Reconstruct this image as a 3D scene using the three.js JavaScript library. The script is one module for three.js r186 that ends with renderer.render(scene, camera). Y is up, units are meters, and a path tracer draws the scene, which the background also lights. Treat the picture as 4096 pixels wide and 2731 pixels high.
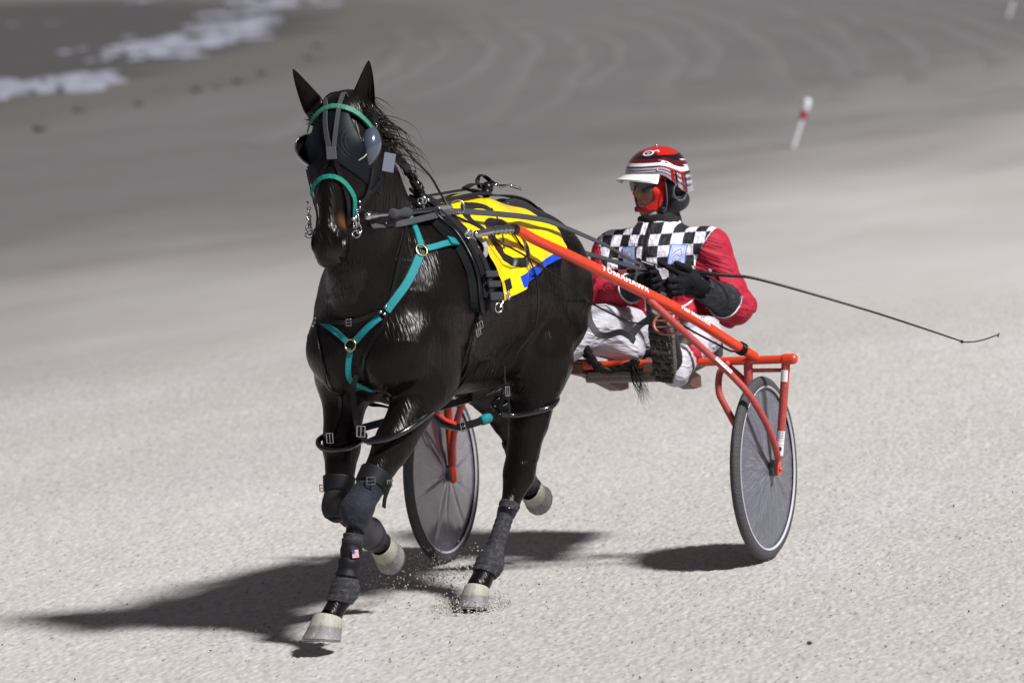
import * as THREE from 'three';
import { mergeGeometries } from 'three/addons/utils/BufferGeometryUtils.js';
import { RoundedBoxGeometry } from 'three/addons/geometries/RoundedBoxGeometry.js';

// ---------------------------------------------------------------- camera, sky, floodlight, exposure
// metres; x = the sulky's left, y = up, z = the way the sulky drives; origin on the track under the middle of its axle
const scene = new THREE.Scene();
const camera = new THREE.PerspectiveCamera(8.43, 1024 / 682, 0.5, 400);
camera.position.set(6.634, 2.523, 16.733);
camera.up.set(0.02612, 0.99371, -0.10886);
camera.lookAt(camera.position.clone().add(new THREE.Vector3(-0.383055, -0.090633, -0.919269)));
camera.focus = 16.9;
camera.userData.fStop = 3.4;
const renderer = new THREE.WebGLRenderer({ antialias: true });
renderer.toneMapping = THREE.LinearToneMapping;
renderer.toneMappingExposure = 1.32;
renderer.shadowMap.enabled = true;

// the night sky: dark overhead, with a weak even glow of the town and the lit track low down
{
  const w = 128, h = 64, d = new Float32Array(w * h * 4);
  for (let j = 0; j < h; j++) for (let i = 0; i < w; i++) {
    const e = Math.max(0, (j + 0.5) / h * 2 - 1), g = 0.06 + 0.09 * Math.exp(-e * 3.5), o = (j * w + i) * 4;
    d[o] = g * 1.06; d[o + 1] = g * 0.95; d[o + 2] = g * 1.06; d[o + 3] = 1;
  }
  const sky = new THREE.DataTexture(d, w, h, THREE.RGBAFormat, THREE.FloatType);
  sky.mapping = THREE.EquirectangularReflectionMapping; sky.magFilter = THREE.LinearFilter; sky.needsUpdate = true;
  scene.background = sky; scene.environment = sky;
}
const sun = new THREE.DirectionalLight(new THREE.Color().setRGB(1, 0.985, 0.965), 4);
sun.position.set(0.85, 1, 0.22).multiplyScalar(30);
sun.castShadow = true; sun.shadow.radius = 13;
sun.shadow.mapSize.set(4096, 4096);
Object.assign(sun.shadow.camera, { left: -14, right: 14, top: 14, bottom: -14, near: 1, far: 120 });
scene.add(sun, sun.target);
// ---------------------------------------------------------------- helpers
let seed = 7; const rnd = () => { seed = (seed * 1664525 + 1013904223) >>> 0; return seed / 4294967296; };
const rr = (a, b) => a + (b - a) * rnd(), V = (...a) => new THREE.Vector3(...a), PI = Math.PI;
const clamp = (v, a = 0, b = 1) => Math.min(b, Math.max(a, v)), mix = (a, b, t) => a + (b - a) * t;
const sstep = (a, b, v) => { const t = clamp((v - a) / (b - a)); return t * t * (3 - 2 * t); };
const hash3 = (x, y, z) => { let h = (x * 374761393 + y * 668265263 + z * 2147483647) | 0; h = Math.imul(h ^ (h >>> 13), 1274126177); return ((h ^ (h >>> 16)) >>> 0) / 4294967296; };
function noise(x, y, z = 0) {
  const i = Math.floor(x), j = Math.floor(y), k = Math.floor(z), s = t => t * t * (3 - 2 * t), u = s(x - i), v = s(y - j), w = s(z - k);
  const f = (a, b, c) => hash3(i + a, j + b, k + c);
  return mix(mix(mix(f(0, 0, 0), f(1, 0, 0), u), mix(f(0, 1, 0), f(1, 1, 0), u), v), mix(mix(f(0, 0, 1), f(1, 0, 1), u), mix(f(0, 1, 1), f(1, 1, 1), u), v), w) * 2 - 1;
}
const fbm = (x, y, z = 0, n = 3) => { let s = 0, a = 0.5; for (let i = 0; i < n; i++) { s += a * noise(x, y, z); x = x * 2.03 + 5.1; y = y * 2.03 + 1.7; z = z * 2.03 + 3.3; a *= 0.5; } return s; };
const col = (r, g, b) => new THREE.Color().setRGB(r, g, b);
const mat = (c, roughness = 0.6, metalness = 0, more = {}) => new THREE.MeshPhysicalMaterial({ color: c, roughness, metalness, ...more });
const used = {};
const numbered = n => { const k = used[n] = (used[n] ?? -1) + 1; return k ? n + '_' + String(k).padStart(3, '0') : n; };
function thing(name, label, category, group, at, turn) {
  const o = new THREE.Group(); o.name = numbered(name); o.userData = { label, category }; if (group) o.userData.group = group;
  if (at) o.position.set(...at); if (turn) o.rotation.y = turn;
  scene.add(o); return o;
}
const JOINED = new Set(['body', 'mane', 'tail', 'fur_tuft', 'hand_hold', 'seat_pan', 'stirrup', 'chrome_rod', 'snow', 'whip_lash', 'corner_hook']);
function part(name, geo, m, parent, label) {
  if (Array.isArray(geo) && geo.length > 1 && !JOINED.has(name)) return geo.map(g => part(name, g, m, parent, label))[0];      // each piece is a part of its own
  const g = Array.isArray(geo) ? merge(geo) : geo, o = new THREE.Mesh(g, m); if (name === 'fur_tuft') o.userData.kind = 'stuff';
  o.name = name; o.castShadow = o.receiveShadow = true; if (label) o.userData.label = label;
  parent.add(o); return o;
}
function merge(list) {
  const keep = list.flat(9).map(g => {
    g = g.index ? g : (() => { const n = g.attributes.position.count; g.setIndex([...Array(n).keys()]); return g; })();
    for (const k of Object.keys(g.attributes)) if (!['position', 'normal', 'uv'].includes(k)) g.deleteAttribute(k);
    if (!g.attributes.uv) g.setAttribute('uv', new THREE.BufferAttribute(new Float32Array(g.attributes.position.count * 2), 2));
    return g;
  });
  return keep.length === 1 ? keep[0] : mergeGeometries(keep);
}
// canvas and data textures
function paint(w, h, draw, repeat) {
  const c = document.createElement('canvas'); c.width = w; c.height = h; draw(c.getContext('2d'), w, h);
  const t = new THREE.CanvasTexture(c); t.colorSpace = THREE.SRGBColorSpace; t.anisotropy = 8; if (repeat) t.wrapS = t.wrapT = THREE.RepeatWrapping; return t;
}
function grey(w, h, f, rx = 1, ry = 1) {   // tiling height or roughness map
  const d = new Uint8Array(w * h * 4);
  for (let j = 0; j < h; j++) for (let i = 0; i < w; i++) { const o = (j * w + i) * 4, v = clamp(f(i / w, j / h)) * 255; d[o] = d[o + 1] = d[o + 2] = v; d[o + 3] = 255; }
  const t = new THREE.DataTexture(d, w, h); t.magFilter = THREE.LinearFilter; t.minFilter = THREE.LinearMipmapLinearFilter; t.generateMipmaps = true;
  t.wrapS = t.wrapT = THREE.RepeatWrapping; t.repeat.set(rx, ry); t.needsUpdate = true; return t;
}
// signed distance fields: round cones and ellipsoids joined with a smooth minimum
const smin = (a, b, k) => { const h = Math.max(k - Math.abs(a - b), 0) / k; return Math.min(a, b) - h * h * k * 0.25; };
const smax = (a, b, k) => -smin(-a, -b, k);
function cone(a, b, ra, rb, k = 0.04, sx = 1) {     // sx narrows it sideways
  const dx = b[0] - a[0], dy = b[1] - a[1], dz = b[2] - a[2], L = dx * dx + dy * dy + dz * dz + 1e-9, R = Math.max(ra, rb);
  return { k, c: [(a[0] + b[0]) / 2, (a[1] + b[1]) / 2, (a[2] + b[2]) / 2], R: Math.sqrt(L) / 2 + R, f(x, y, z) {
    const t = clamp(((x - a[0]) * dx + (y - a[1]) * dy + (z - a[2]) * dz) / L), qx = (x - a[0] - t * dx) / sx, qy = y - a[1] - t * dy, qz = z - a[2] - t * dz;
    return (Math.sqrt(qx * qx + qy * qy + qz * qz) - ra - (rb - ra) * t) * Math.min(1, sx);
  } };
}
function ell(c, r, k = 0.04, rot, sub) {             // rot = [x, y, z] turns
  const q = rot && new THREE.Matrix3().setFromMatrix4(new THREE.Matrix4().makeRotationFromEuler(new THREE.Euler(...rot))).transpose().elements;
  return { k, c, R: Math.max(...r), sub, f(x, y, z) {
    x -= c[0]; y -= c[1]; z -= c[2];
    if (q) { const X = q[0] * x + q[3] * y + q[6] * z, Y = q[1] * x + q[4] * y + q[7] * z; z = q[2] * x + q[5] * y + q[8] * z; x = X; y = Y; }
    const ax = x / r[0], ay = y / r[1], az = z / r[2], k0 = Math.sqrt(ax * ax + ay * ay + az * az), bx = ax / r[0], by = ay / r[1], bz = az / r[2], k1 = Math.sqrt(bx * bx + by * by + bz * bz);
    return k1 < 1e-9 ? -Math.min(...r) : k0 * (k0 - 1) / k1;
  } };
}
const mir = p => [-p[0], p[1], p[2]];
function field(prims) {
  const cr = prims.map(p => [p.c[0], p.c[1], p.c[2]]);
  return (x, y, z) => {
    let d = 1e3;
    for (let i = 0; i < prims.length; i++) {
      const p = prims[i], c = cr[i], X = x - c[0], Y = y - c[1], Z = z - c[2], b = Math.sqrt(X * X + Y * Y + Z * Z) - p.R;
      if (p.sub) { if (b < p.k && -b > -9) d = smax(d, -p.f(x, y, z), p.k); }
      else if (b < d + p.k) d = smin(d, p.f(x, y, z), p.k);
    }
    return d;
  };
}
function grad(f, p, e = 0.004) {
  const [x, y, z] = p, a = f(x + e, y, z) - f(x - e, y, z), b = f(x, y + e, z) - f(x, y - e, z), c = f(x, y, z + e) - f(x, y, z - e), l = Math.hypot(a, b, c) || 1;
  return [a / l, b / l, c / l];
}
// the surface f = 0 as one welded mesh (surface nets, vertices pulled onto the surface, normals from the field)
function skin(f, lo, hi, h, o = {}) {
  const n = [0, 1, 2].map(i => Math.ceil((hi[i] - lo[i]) / h) + 1), N0 = n[0], N1 = n[1], N2 = n[2], F = new Float32Array(N0 * N1 * N2).fill(1), B = 6;
  const id = (i, j, k) => i + N0 * (j + N1 * k), at = (i, j, k) => f(lo[0] + i * h, lo[1] + j * h, lo[2] + k * h), diag = B * h * 0.9 + h;
  for (let k = 0; k < N2; k += B) for (let j = 0; j < N1; j += B) for (let i = 0; i < N0; i += B) {
    const I = Math.min(i + B, N0), J = Math.min(j + B, N1), K = Math.min(k + B, N2), m = at(i + B / 2, j + B / 2, k + B / 2), skip = Math.abs(m) > diag * (o.slack ?? 1.25);
    for (let c = k; c < K; c++) for (let b = j; b < J; b++) for (let a = i; a < I; a++) F[id(a, b, c)] = skip ? m : at(a, b, c);
  }
  const map = new Int32Array(N0 * N1 * N2).fill(-1), P = [], idx = [], E = [[0, 1], [2, 3], [4, 5], [6, 7], [0, 2], [1, 3], [4, 6], [5, 7], [0, 4], [1, 5], [2, 6], [3, 7]];
  for (let k = 0; k < N2 - 1; k++) for (let j = 0; j < N1 - 1; j++) for (let i = 0; i < N0 - 1; i++) {
    const v = []; let neg = 0;
    for (let q = 0; q < 8; q++) { const d = F[id(i + (q & 1), j + (q >> 1 & 1), k + (q >> 2))]; v.push(d); if (d < 0) neg++; }
    if (!neg || neg === 8) continue;
    let x = 0, y = 0, z = 0, c = 0;
    for (const [a, b] of E) if ((v[a] < 0) !== (v[b] < 0)) {
      const t = v[a] / (v[a] - v[b]); c++;
      x += mix(a & 1, b & 1, t); y += mix(a >> 1 & 1, b >> 1 & 1, t); z += mix(a >> 2, b >> 2, t);
    }
    map[id(i, j, k)] = P.length / 3; P.push(lo[0] + (i + x / c) * h, lo[1] + (j + y / c) * h, lo[2] + (k + z / c) * h);
  }
  const quad = (a, b, c, d, flip) => { if (Math.min(a, b, c, d) < 0) return; flip ? idx.push(a, c, b, a, d, c) : idx.push(a, b, c, a, c, d); };
  for (let k = 1; k < N2 - 1; k++) for (let j = 1; j < N1 - 1; j++) for (let i = 1; i < N0 - 1; i++) {
    const a = F[id(i, j, k)] < 0;
    if (a !== F[id(i + 1, j, k)] < 0) quad(map[id(i, j - 1, k - 1)], map[id(i, j, k - 1)], map[id(i, j, k)], map[id(i, j - 1, k)], !a);
    if (a !== F[id(i, j + 1, k)] < 0) quad(map[id(i - 1, j, k - 1)], map[id(i - 1, j, k)], map[id(i, j, k)], map[id(i, j, k - 1)], !a);
    if (a !== F[id(i, j, k + 1)] < 0) quad(map[id(i - 1, j - 1, k)], map[id(i, j - 1, k)], map[id(i, j, k)], map[id(i - 1, j, k)], !a);
  }
  const m = P.length / 3, Nn = new Float32Array(m * 3), C = o.color && new Float32Array(m * 3), U = new Float32Array(m * 2), pos = new Float32Array(P);
  for (let i = 0; i < m; i++) {
    let p = [pos[i * 3], pos[i * 3 + 1], pos[i * 3 + 2]], g = grad(f, p, h * 0.5), d = clamp(f(...p), -h * 0.5, h * 0.5);
    p = p.map((c, q) => c - g[q] * d); g = grad(f, p, h * 0.4); pos.set(p, i * 3); Nn.set(g, i * 3);
    const uv = o.uv ? o.uv(p, g) : [p[2] + p[0] * 0.6, p[1] + p[0] * 0.45]; U.set(uv, i * 2);
    if (C) C.set(o.color(p, g), i * 3);
  }
  const G = new THREE.BufferGeometry();
  G.setAttribute('position', new THREE.BufferAttribute(pos, 3)); G.setAttribute('normal', new THREE.BufferAttribute(Nn, 3)); G.setAttribute('uv', new THREE.BufferAttribute(U, 2));
  if (C) G.setAttribute('color', new THREE.BufferAttribute(C, 3));
  G.setIndex(idx); return G;
}
// a point pulled onto the surface of f and lifted off it
function onto(f, p, lift = 0, n = 6) { p = [...p]; for (let i = 0; i < n; i++) { const g = grad(f, p), d = f(...p) - lift; p = p.map((c, q) => c - g[q] * d); } return p; }
const curve = (pts, closed = false, t = 0.5) => new THREE.CatmullRomCurve3(pts.map(p => V(...p)), closed, 'catmullrom', t);
// a flat strap (rounded box section) along points; nrm(p) gives the outward direction
function ribbon(pts, w, t, nrm, o = {}) {
  const c = curve(pts, o.closed), len = c.getLength(), n = o.n ?? Math.max(8, Math.round(len / 0.02)), pos = [], uv = [], idx = [], sec = [[-1, -0.6], [-0.9, 1], [0.9, 1], [1, -0.6]];
  for (let i = 0; i <= n; i++) {
    const s = i / n; let p = c.getPointAt(s); const T = c.getTangentAt(s);
    if (o.f) { const q = onto(o.f, p.toArray(), o.lift ?? t * 0.6, 4); p = V(...q); }
    const N = V(...nrm(p.toArray(), s)); N.addScaledVector(T, -N.dot(T)).normalize(); const S = V().crossVectors(T, N).normalize();
    const ww = typeof w === 'function' ? w(s) : w;
    for (const [a, b] of [...sec, sec[0]]) { const q = p.clone().addScaledVector(S, a * ww / 2).addScaledVector(N, b * t / 2); pos.push(q.x, q.y, q.z); uv.push(s * len, a * ww / 2); }
  }
  const G = new THREE.BufferGeometry(), M = 5;
  for (let i = 0; i < n; i++) for (let j = 0; j < 4; j++) { const a = i * M + j, b = a + 1, d = a + M, e = d + 1; idx.push(a, b, d, b, e, d); }
  if (!o.closed) { idx.push(0, 2, 1, 0, 3, 2); const z = n * M; idx.push(z, z + 1, z + 2, z, z + 2, z + 3); }
  G.setAttribute('position', new THREE.Float32BufferAttribute(pos, 3)); G.setAttribute('uv', new THREE.Float32BufferAttribute(uv, 2)); G.setIndex(idx);
  const X = G.toNonIndexed(); X.computeVertexNormals(); return X;
}
const strap = (f, pts, w, t = 0.004, o = {}) => ribbon(pts, w, t, p => grad(f, p, 0.01), { f, ...o });
// tubes whose radius may change along the way
function tube(pts, r, o = {}) {
  const c = pts.getPointAt ? pts : curve(pts, o.closed, o.tension ?? 0.5), n = o.n ?? Math.max(6, Math.round(c.getLength() / (o.step ?? 0.025))), m = o.m ?? 10;
  const g = new THREE.TubeGeometry(c, n, 1, m, !!o.closed), P = g.attributes.position, N = g.attributes.normal, L = c.getLength(), U = g.attributes.uv;
  for (let i = 0; i <= n; i++) { const s = i / n, q = c.getPointAt(o.closed ? s % 1 : s), R = typeof r === 'function' ? r(s) : r;
    for (let j = 0; j <= m; j++) { const k = i * (m + 1) + j; P.setXYZ(k, q.x + N.getX(k) * R, q.y + N.getY(k) * R, q.z + N.getZ(k) * R); U.setXY(k, s * L, j / m); } }
  if (o.closed || o.open) return g;
  const cap = (s, w) => { const R = typeof r === 'function' ? r(s) : r; if (R < 0.0008) return null; const e = new THREE.SphereGeometry(R, m, 6); const q = c.getPointAt(s); e.scale(1, 1, 1); e.translate(q.x, q.y, q.z); return e; };
  return merge([g, cap(0), cap(1)].filter(Boolean));
}
const poly = (pts) => { const c = new THREE.CurvePath(); for (let i = 0; i + 1 < pts.length; i++) c.add(new THREE.LineCurve3(V(...pts[i]), V(...pts[i + 1]))); return c; };
const ball = (p, r, s = [1, 1, 1]) => { const g = new THREE.SphereGeometry(r, 14, 10); g.scale(...s); g.translate(...p); return g; };
const torus = (p, R, r, n = [0, 0, 1]) => { const g = new THREE.TorusGeometry(R, r, 8, 28); g.applyQuaternion(new THREE.Quaternion().setFromUnitVectors(V(0, 0, 1), V(...n).normalize())); g.translate(...p); return g; };
// a box whose own axes are along = a to b, and thick along n
function bar(a, b, w, t, n = [0, 1, 0], r = 0.004) {
  const A = V(...a), B = V(...b), z = B.clone().sub(A), L = z.length(); z.normalize(); const y = V(...n); y.addScaledVector(z, -y.dot(z)).normalize(); const x = V().crossVectors(y, z);
  const g = new RoundedBoxGeometry(w, t, L, 2, Math.min(r, w * 0.45, t * 0.45)); g.applyMatrix4(new THREE.Matrix4().makeBasis(x, y, z).setPosition(A.add(B).multiplyScalar(0.5))); return g;
}
// a buckle: rectangular wire frame with a prong
function buckle(p, n, along, w, h) {
  const N = V(...n).normalize(), A = V(...along); A.addScaledVector(N, -A.dot(N)).normalize(); const S = V().crossVectors(N, A), at = (a, s) => V(...p).addScaledVector(A, a * h / 2).addScaledVector(S, s * w / 2).toArray(), r = Math.min(w, h) * 0.07; w *= 0.85; h *= 0.85;
  return merge([poly([at(-1, -1), at(1, -1), at(1, 1), at(-1, 1), at(-1, -1)])].map(c => { const q = []; for (const e of c.curves) q.push(tube(e, r, { n: 1, m: 6 })); return merge(q); }).concat([tube([at(-1, 0), at(0, 0), at(1, 0.05)], r * 0.8, { n: 3, m: 6 })]));
}
// ---------------------------------------------------------------- track, verge, snow, marker pylons
const VX = [0.9233, -0.3841], VZ = [0.3841, 0.9233];      // right and near directions of the strip of track that the picture shows, in x and z
const edgeLine = z => -25.4 - 0.16 * (-41.6 - z) - 0.0024 * (-41.6 - z) ** 2 * (z < -41.6 ? 1 : 0);     // where the verge starts
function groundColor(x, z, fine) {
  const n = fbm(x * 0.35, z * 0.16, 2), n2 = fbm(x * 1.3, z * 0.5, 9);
  const paintedFalloff = sstep(-0.2, -14.6, x + n * 2.6 + n2 * 0.7), verge = sstep(0.8, -0.8, x - edgeLine(z) + n2 * 1.2), soil = sstep(-3, -5.5, x - edgeLine(z) + n * 2);  // floodlight falloff towards the far side is painted into the track colour
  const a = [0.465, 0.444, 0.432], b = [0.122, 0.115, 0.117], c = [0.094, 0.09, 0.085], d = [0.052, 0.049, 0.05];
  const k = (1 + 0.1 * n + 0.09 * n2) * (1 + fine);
  return a.map((v, i) => mix(mix(mix(v, b[i], paintedFalloff), c[i], verge), d[i], soil) * k * (1 + (i - 1) * 0.02 * n2));
}
function groundHeight(x, z, cell) {
  const far = clamp(1 - (cell - 0.021) / 0.06), lump = far > 0 ? 0.0014 * noise(x * 34, z * 34, 1) + 0.0038 * noise(x * 98, z * 98, 5) : 0;
  return far * lump + 0.004 * noise(x * 5, z * 5, 3) * clamp(1.3 - cell * 6) - 0.002;
}
{
  const line = (fine0, fine1, step, g, end0, end1) => { const l = []; for (let v = fine0; v <= fine1; v += step) l.push(v); let s = step, v = l[l.length - 1]; while (v < end1) { s *= g; v += s; l.push(v); } s = step; v = l[0]; while (v > end0) { s *= g; v -= s; l.unshift(v); } return l; };
  const A = line(-4.2, 3.0, 0.0085, 1.05, -170, 170), B = line(-7.5, 3.4, 0.021, 1.022, -260, 60);    // across and along
  const na = A.length, nb = B.length, pos = new Float32Array(na * nb * 3), C = new Float32Array(na * nb * 3), U = new Float32Array(na * nb * 2), idx = new Uint32Array((na - 1) * (nb - 1) * 6); let q = 0;
  for (let j = 0; j < nb; j++) for (let i = 0; i < na; i++) {
    const x = A[i] * VX[0] + B[j] * VZ[0], z = A[i] * VX[1] + B[j] * VZ[1], cell = Math.max(i ? A[i] - A[i - 1] : 1, j ? B[j] - B[j - 1] : 1), o = j * na + i;
    const y = groundHeight(x, z, cell); pos[o * 3] = x; pos[o * 3 + 1] = y; pos[o * 3 + 2] = z;
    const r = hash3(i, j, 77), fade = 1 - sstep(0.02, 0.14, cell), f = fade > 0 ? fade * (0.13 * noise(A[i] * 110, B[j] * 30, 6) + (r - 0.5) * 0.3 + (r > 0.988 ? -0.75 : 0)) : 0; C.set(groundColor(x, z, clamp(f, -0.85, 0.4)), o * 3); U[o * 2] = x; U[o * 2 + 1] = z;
    if (i < na - 1 && j < nb - 1) { idx[q++] = o; idx[q++] = o + na; idx[q++] = o + 1; idx[q++] = o + 1; idx[q++] = o + na; idx[q++] = o + na + 1; }
  }
  const g = new THREE.BufferGeometry(); g.setAttribute('position', new THREE.BufferAttribute(pos, 3)); g.setAttribute('color', new THREE.BufferAttribute(C, 3)); g.setAttribute('uv', new THREE.BufferAttribute(U, 2)); g.setIndex(new THREE.BufferAttribute(idx, 1)); g.computeVertexNormals();
  const track = part('track', g, new THREE.MeshStandardMaterial({ vertexColors: true, roughness: 0.95 }), scene); track.userData = { kind: 'structure', label: 'pale stone-dust race track, with floodlight falloff painted in as darker colour towards its far side', category: 'race track' };
  // furrows left by the harrow on the far side
  const P = [], I = [], HC2 = []; let k = 0;
  for (let n = 0; n < 26; n++) { const t0 = -3.3 + n * 0.72 + rr(-0.14, 0.14), w = rr(0.14, 0.24), hgt = rr(0.02, 0.05), bow = rr(0.7, 1.2), s0 = rr(38, 52), s1 = rr(86, 112);
    for (let i = 0; i <= 50; i++) { const s = mix(s0, s1, i / 50), e = Math.sin(PI * i / 50), m = (i / 50 - 0.5) * 2, t = t0 + (s / 75) * n * 0.12 - bow * m * m + 0.12 * noise(s * 0.2, n, 4);
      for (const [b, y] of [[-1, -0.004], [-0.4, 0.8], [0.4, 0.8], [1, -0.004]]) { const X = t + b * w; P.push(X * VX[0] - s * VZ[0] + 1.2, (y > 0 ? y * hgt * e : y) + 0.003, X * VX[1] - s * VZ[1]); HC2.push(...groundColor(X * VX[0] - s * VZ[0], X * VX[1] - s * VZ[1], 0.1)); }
      if (i) for (let j = 0; j < 3; j++) { const a = k + (i - 1) * 4 + j; I.push(a, a + 1, a + 4, a + 1, a + 5, a + 4); } } k += 204; }
  const h = new THREE.BufferGeometry(); h.setAttribute('position', new THREE.Float32BufferAttribute(P, 3)); h.setAttribute('color', new THREE.Float32BufferAttribute(HC2, 3)); h.setIndex(I); h.computeVertexNormals();
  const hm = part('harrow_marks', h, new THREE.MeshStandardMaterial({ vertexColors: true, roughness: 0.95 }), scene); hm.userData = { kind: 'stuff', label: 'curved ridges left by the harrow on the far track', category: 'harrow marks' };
  // old snow on the verge
  const snow = [], spots = [[-33.9, -57.4, 1.2], [-33.5, -57.5, 1.3], [-34.5, -60.2, 1], [-34.7, -61.5, 0.9], [-35.7, -64.1, 0.6], [-43, -80.1, 0.6], [-44.1, -83.2, 0.9], [-39.9, -76, 0.9], [-43.3, -83.2, 1.2], [-44, -85.6, 1.3], [-46.9, -92.2, 1.1], [-49, -97.5, 1.2], [-54.3, -105.9, 0.5], [-51.7, -104.1, 1.3], [-52.2, -106.3, 0.9], [-60.3, -120.7, 0.9], [-61.8, -128.6, 1.2], [-63.9, -134.9, 1.4], [-71, -146.5, 1.2], [-86.2, -166.5, 0.8], [-69.2, -125.9, 0.35], [-41.4, -75.2, 0.4], [-71.6, -127.7, 0.35], [-47.1, -84.9, 0.4], [-45.2, -83, 0.4], [-51.9, -97.1, 0.4]];
  spots.forEach(([x, z, s], n) => { const m = s > 0.5 ? 6 : 2; for (let i = 0; i < m; i++) { const b = new THREE.IcosahedronGeometry(1, 3), p = b.attributes.position, a = rr(0.18, 0.65) * s, L = rr(0.4, 1.5) * s, hh = rr(0.05, 0.13) * s; for (let v = 0; v < p.count; v++) { const X = p.getX(v), Y = p.getY(v), Z = p.getZ(v), e = 1 + 0.55 * fbm(X * 1.7 + n * 3 + i, Z * 1.7, Y + n, 3); const u = X * a * e, w = Z * L * e; p.setXYZ(v, u * VX[0] + w * VZ[0], Y * hh * e, u * VX[1] + w * VZ[1]); } b.computeVertexNormals(); const t = rr(-1, 1) * s * 0.9, w = rr(-1, 1) * s * 3.6; b.translate(x + t * VX[0] + w * VZ[0], -0.01, z + t * VX[1] + w * VZ[1]); snow.push(b); } });
  const sm = part('snow', snow, mat(col(0.23, 0.24, 0.295), 0.9), scene); sm.userData = { kind: 'stuff', label: 'patchy old snow lying on the dark verge beyond the track', category: 'snow' };
  // clods of earth along the edge of the verge
  [[-27.81, -53], [-30.01, -60.12], [-32.66, -67.91], [-36.26, -76.19], [-26.63, -48.48], [-26.94, -47.07], [-28.54, -56.13], [-24.4, -41], [-27.69, -53.52]].sort((a, b) => (a[0] * VX[0] + a[1] * VX[1] + 10) / (a[0] * VZ[0] + a[1] * VZ[1] - 18) - (b[0] * VX[0] + b[1] * VX[1] + 10) / (b[0] * VZ[0] + b[1] * VZ[1] - 18) > 0 ? -1 : 1).forEach(([x, z], n) => {
    const b = new THREE.IcosahedronGeometry(1, 2), p = b.attributes.position, s = rr(0.06, 0.11), o = rr(0, 50); for (let v = 0; v < p.count; v++) { const e = s * (1 + 0.5 * fbm(p.getX(v) * 2 + o, p.getY(v) * 2, p.getZ(v) * 2)); p.setXYZ(v, p.getX(v) * e, p.getY(v) * e * 0.45, p.getZ(v) * e * 1.3); } b.computeVertexNormals();
    const c = new THREE.Mesh(b, mat(col(0.08, 0.076, 0.068), 0.95)); c.name = numbered('earth_clod'); c.position.set(x, 0.03, z); c.castShadow = c.receiveShadow = true; c.userData = { label: ['first', 'second', 'third', 'fourth', 'fifth', 'sixth', 'seventh', 'eighth', 'ninth'][n] + ' small dark clod from the left along the edge of the verge', category: 'clod', group: 'clods along the verge' }; scene.add(c);
  });
  // marker pylons, leaning
  const lean = [0.175 * VX[0], 0.45, 0.175 * VX[1]], at = t => lean.map(v => v * t);
  const py = thing('marker_pylon', 'leaning white marker pylon with a red band and rounded white cap behind the driver', 'pylon', null, [-8.9, 0, -28.4]);
  const wp = mat(col(0.75, 0.74, 0.8), 0.5);
  part('post', tube([at(-0.03), at(0.3), at(0.7)], 0.024, { n: 12 }), wp, py); part('band', tube([at(0.66), at(0.86)], 0.033, { n: 4 }), mat(col(0.42, 0.012, 0.02), 0.5), py); part('cap', [tube([at(0.85), at(1.0)], 0.042, { n: 4, m: 16 })], wp, py);
  const p2 = py.clone(); p2.name = numbered('marker_pylon'); p2.position.set(-18.5, 0, -69.4); p2.scale.setScalar(1.25); p2.userData = { label: 'far white marker pylon at the top right edge, cut off by the frame', category: 'pylon' }; scene.add(p2);
  // dust and grains thrown up by hooves and wheels
  const sp = new THREE.InstancedMesh(new THREE.IcosahedronGeometry(1, 0), mat(col(0.42, 0.4, 0.36), 0.95), 1700), M = new THREE.Matrix4(), Q = new THREE.Quaternion();
  for (let i = 0; i < 1700; i++) { const u = rnd(), src = u < 0.45 ? [-0.08, 0.01, 1.17, 0.16, 0.05] : u < 0.8 ? [-0.52, 0.02, 0.55, 0.3, 0.14] : [0.3, 0.0, 1.0, 1.5, 0.004], a = rr(0, 6.3), d = src[3] * Math.pow(rnd(), 0.8), s = rr(0.0012, 0.0042); Q.setFromEuler(new THREE.Euler(a, a * 2, a * 3)); M.compose(V(src[0] + Math.cos(a) * d, src[1] + src[4] * rnd() * rnd(), src[2] + Math.sin(a) * d), Q, V(s, s, s)); sp.setMatrixAt(i, M); }
  const db = new THREE.InstancedMesh(new THREE.IcosahedronGeometry(1, 0), mat(col(0.05, 0.05, 0.035), 0.95), 200);
  for (let i = 0; i < 200; i++) { const a = rr(-4.5, 3.5), b = 3.2 - 11 * rnd() * rnd(), s = rr(0.0016, 0.0036) * (rnd() < 0.04 ? 2 : 1); Q.setFromEuler(new THREE.Euler(rr(0, 6), rr(0, 6), rr(0, 6))); M.compose(V(a * VX[0] + b * VZ[0], 0.003, a * VX[1] + b * VZ[1]), Q, V(s * 1.6, s * 0.8, s)); db.setMatrixAt(i, M); }
  db.name = 'dark_grit'; db.castShadow = db.receiveShadow = true; db.userData = { kind: 'stuff', label: 'dark crumbs of soil and chaff scattered on the pale track', category: 'grit' }; scene.add(db);
  sp.name = 'kicked_sand'; sp.castShadow = sp.receiveShadow = true; sp.userData = { kind: 'stuff', label: 'grains of stone dust thrown up round the hooves', category: 'sand' }; scene.add(sp);
}
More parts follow.
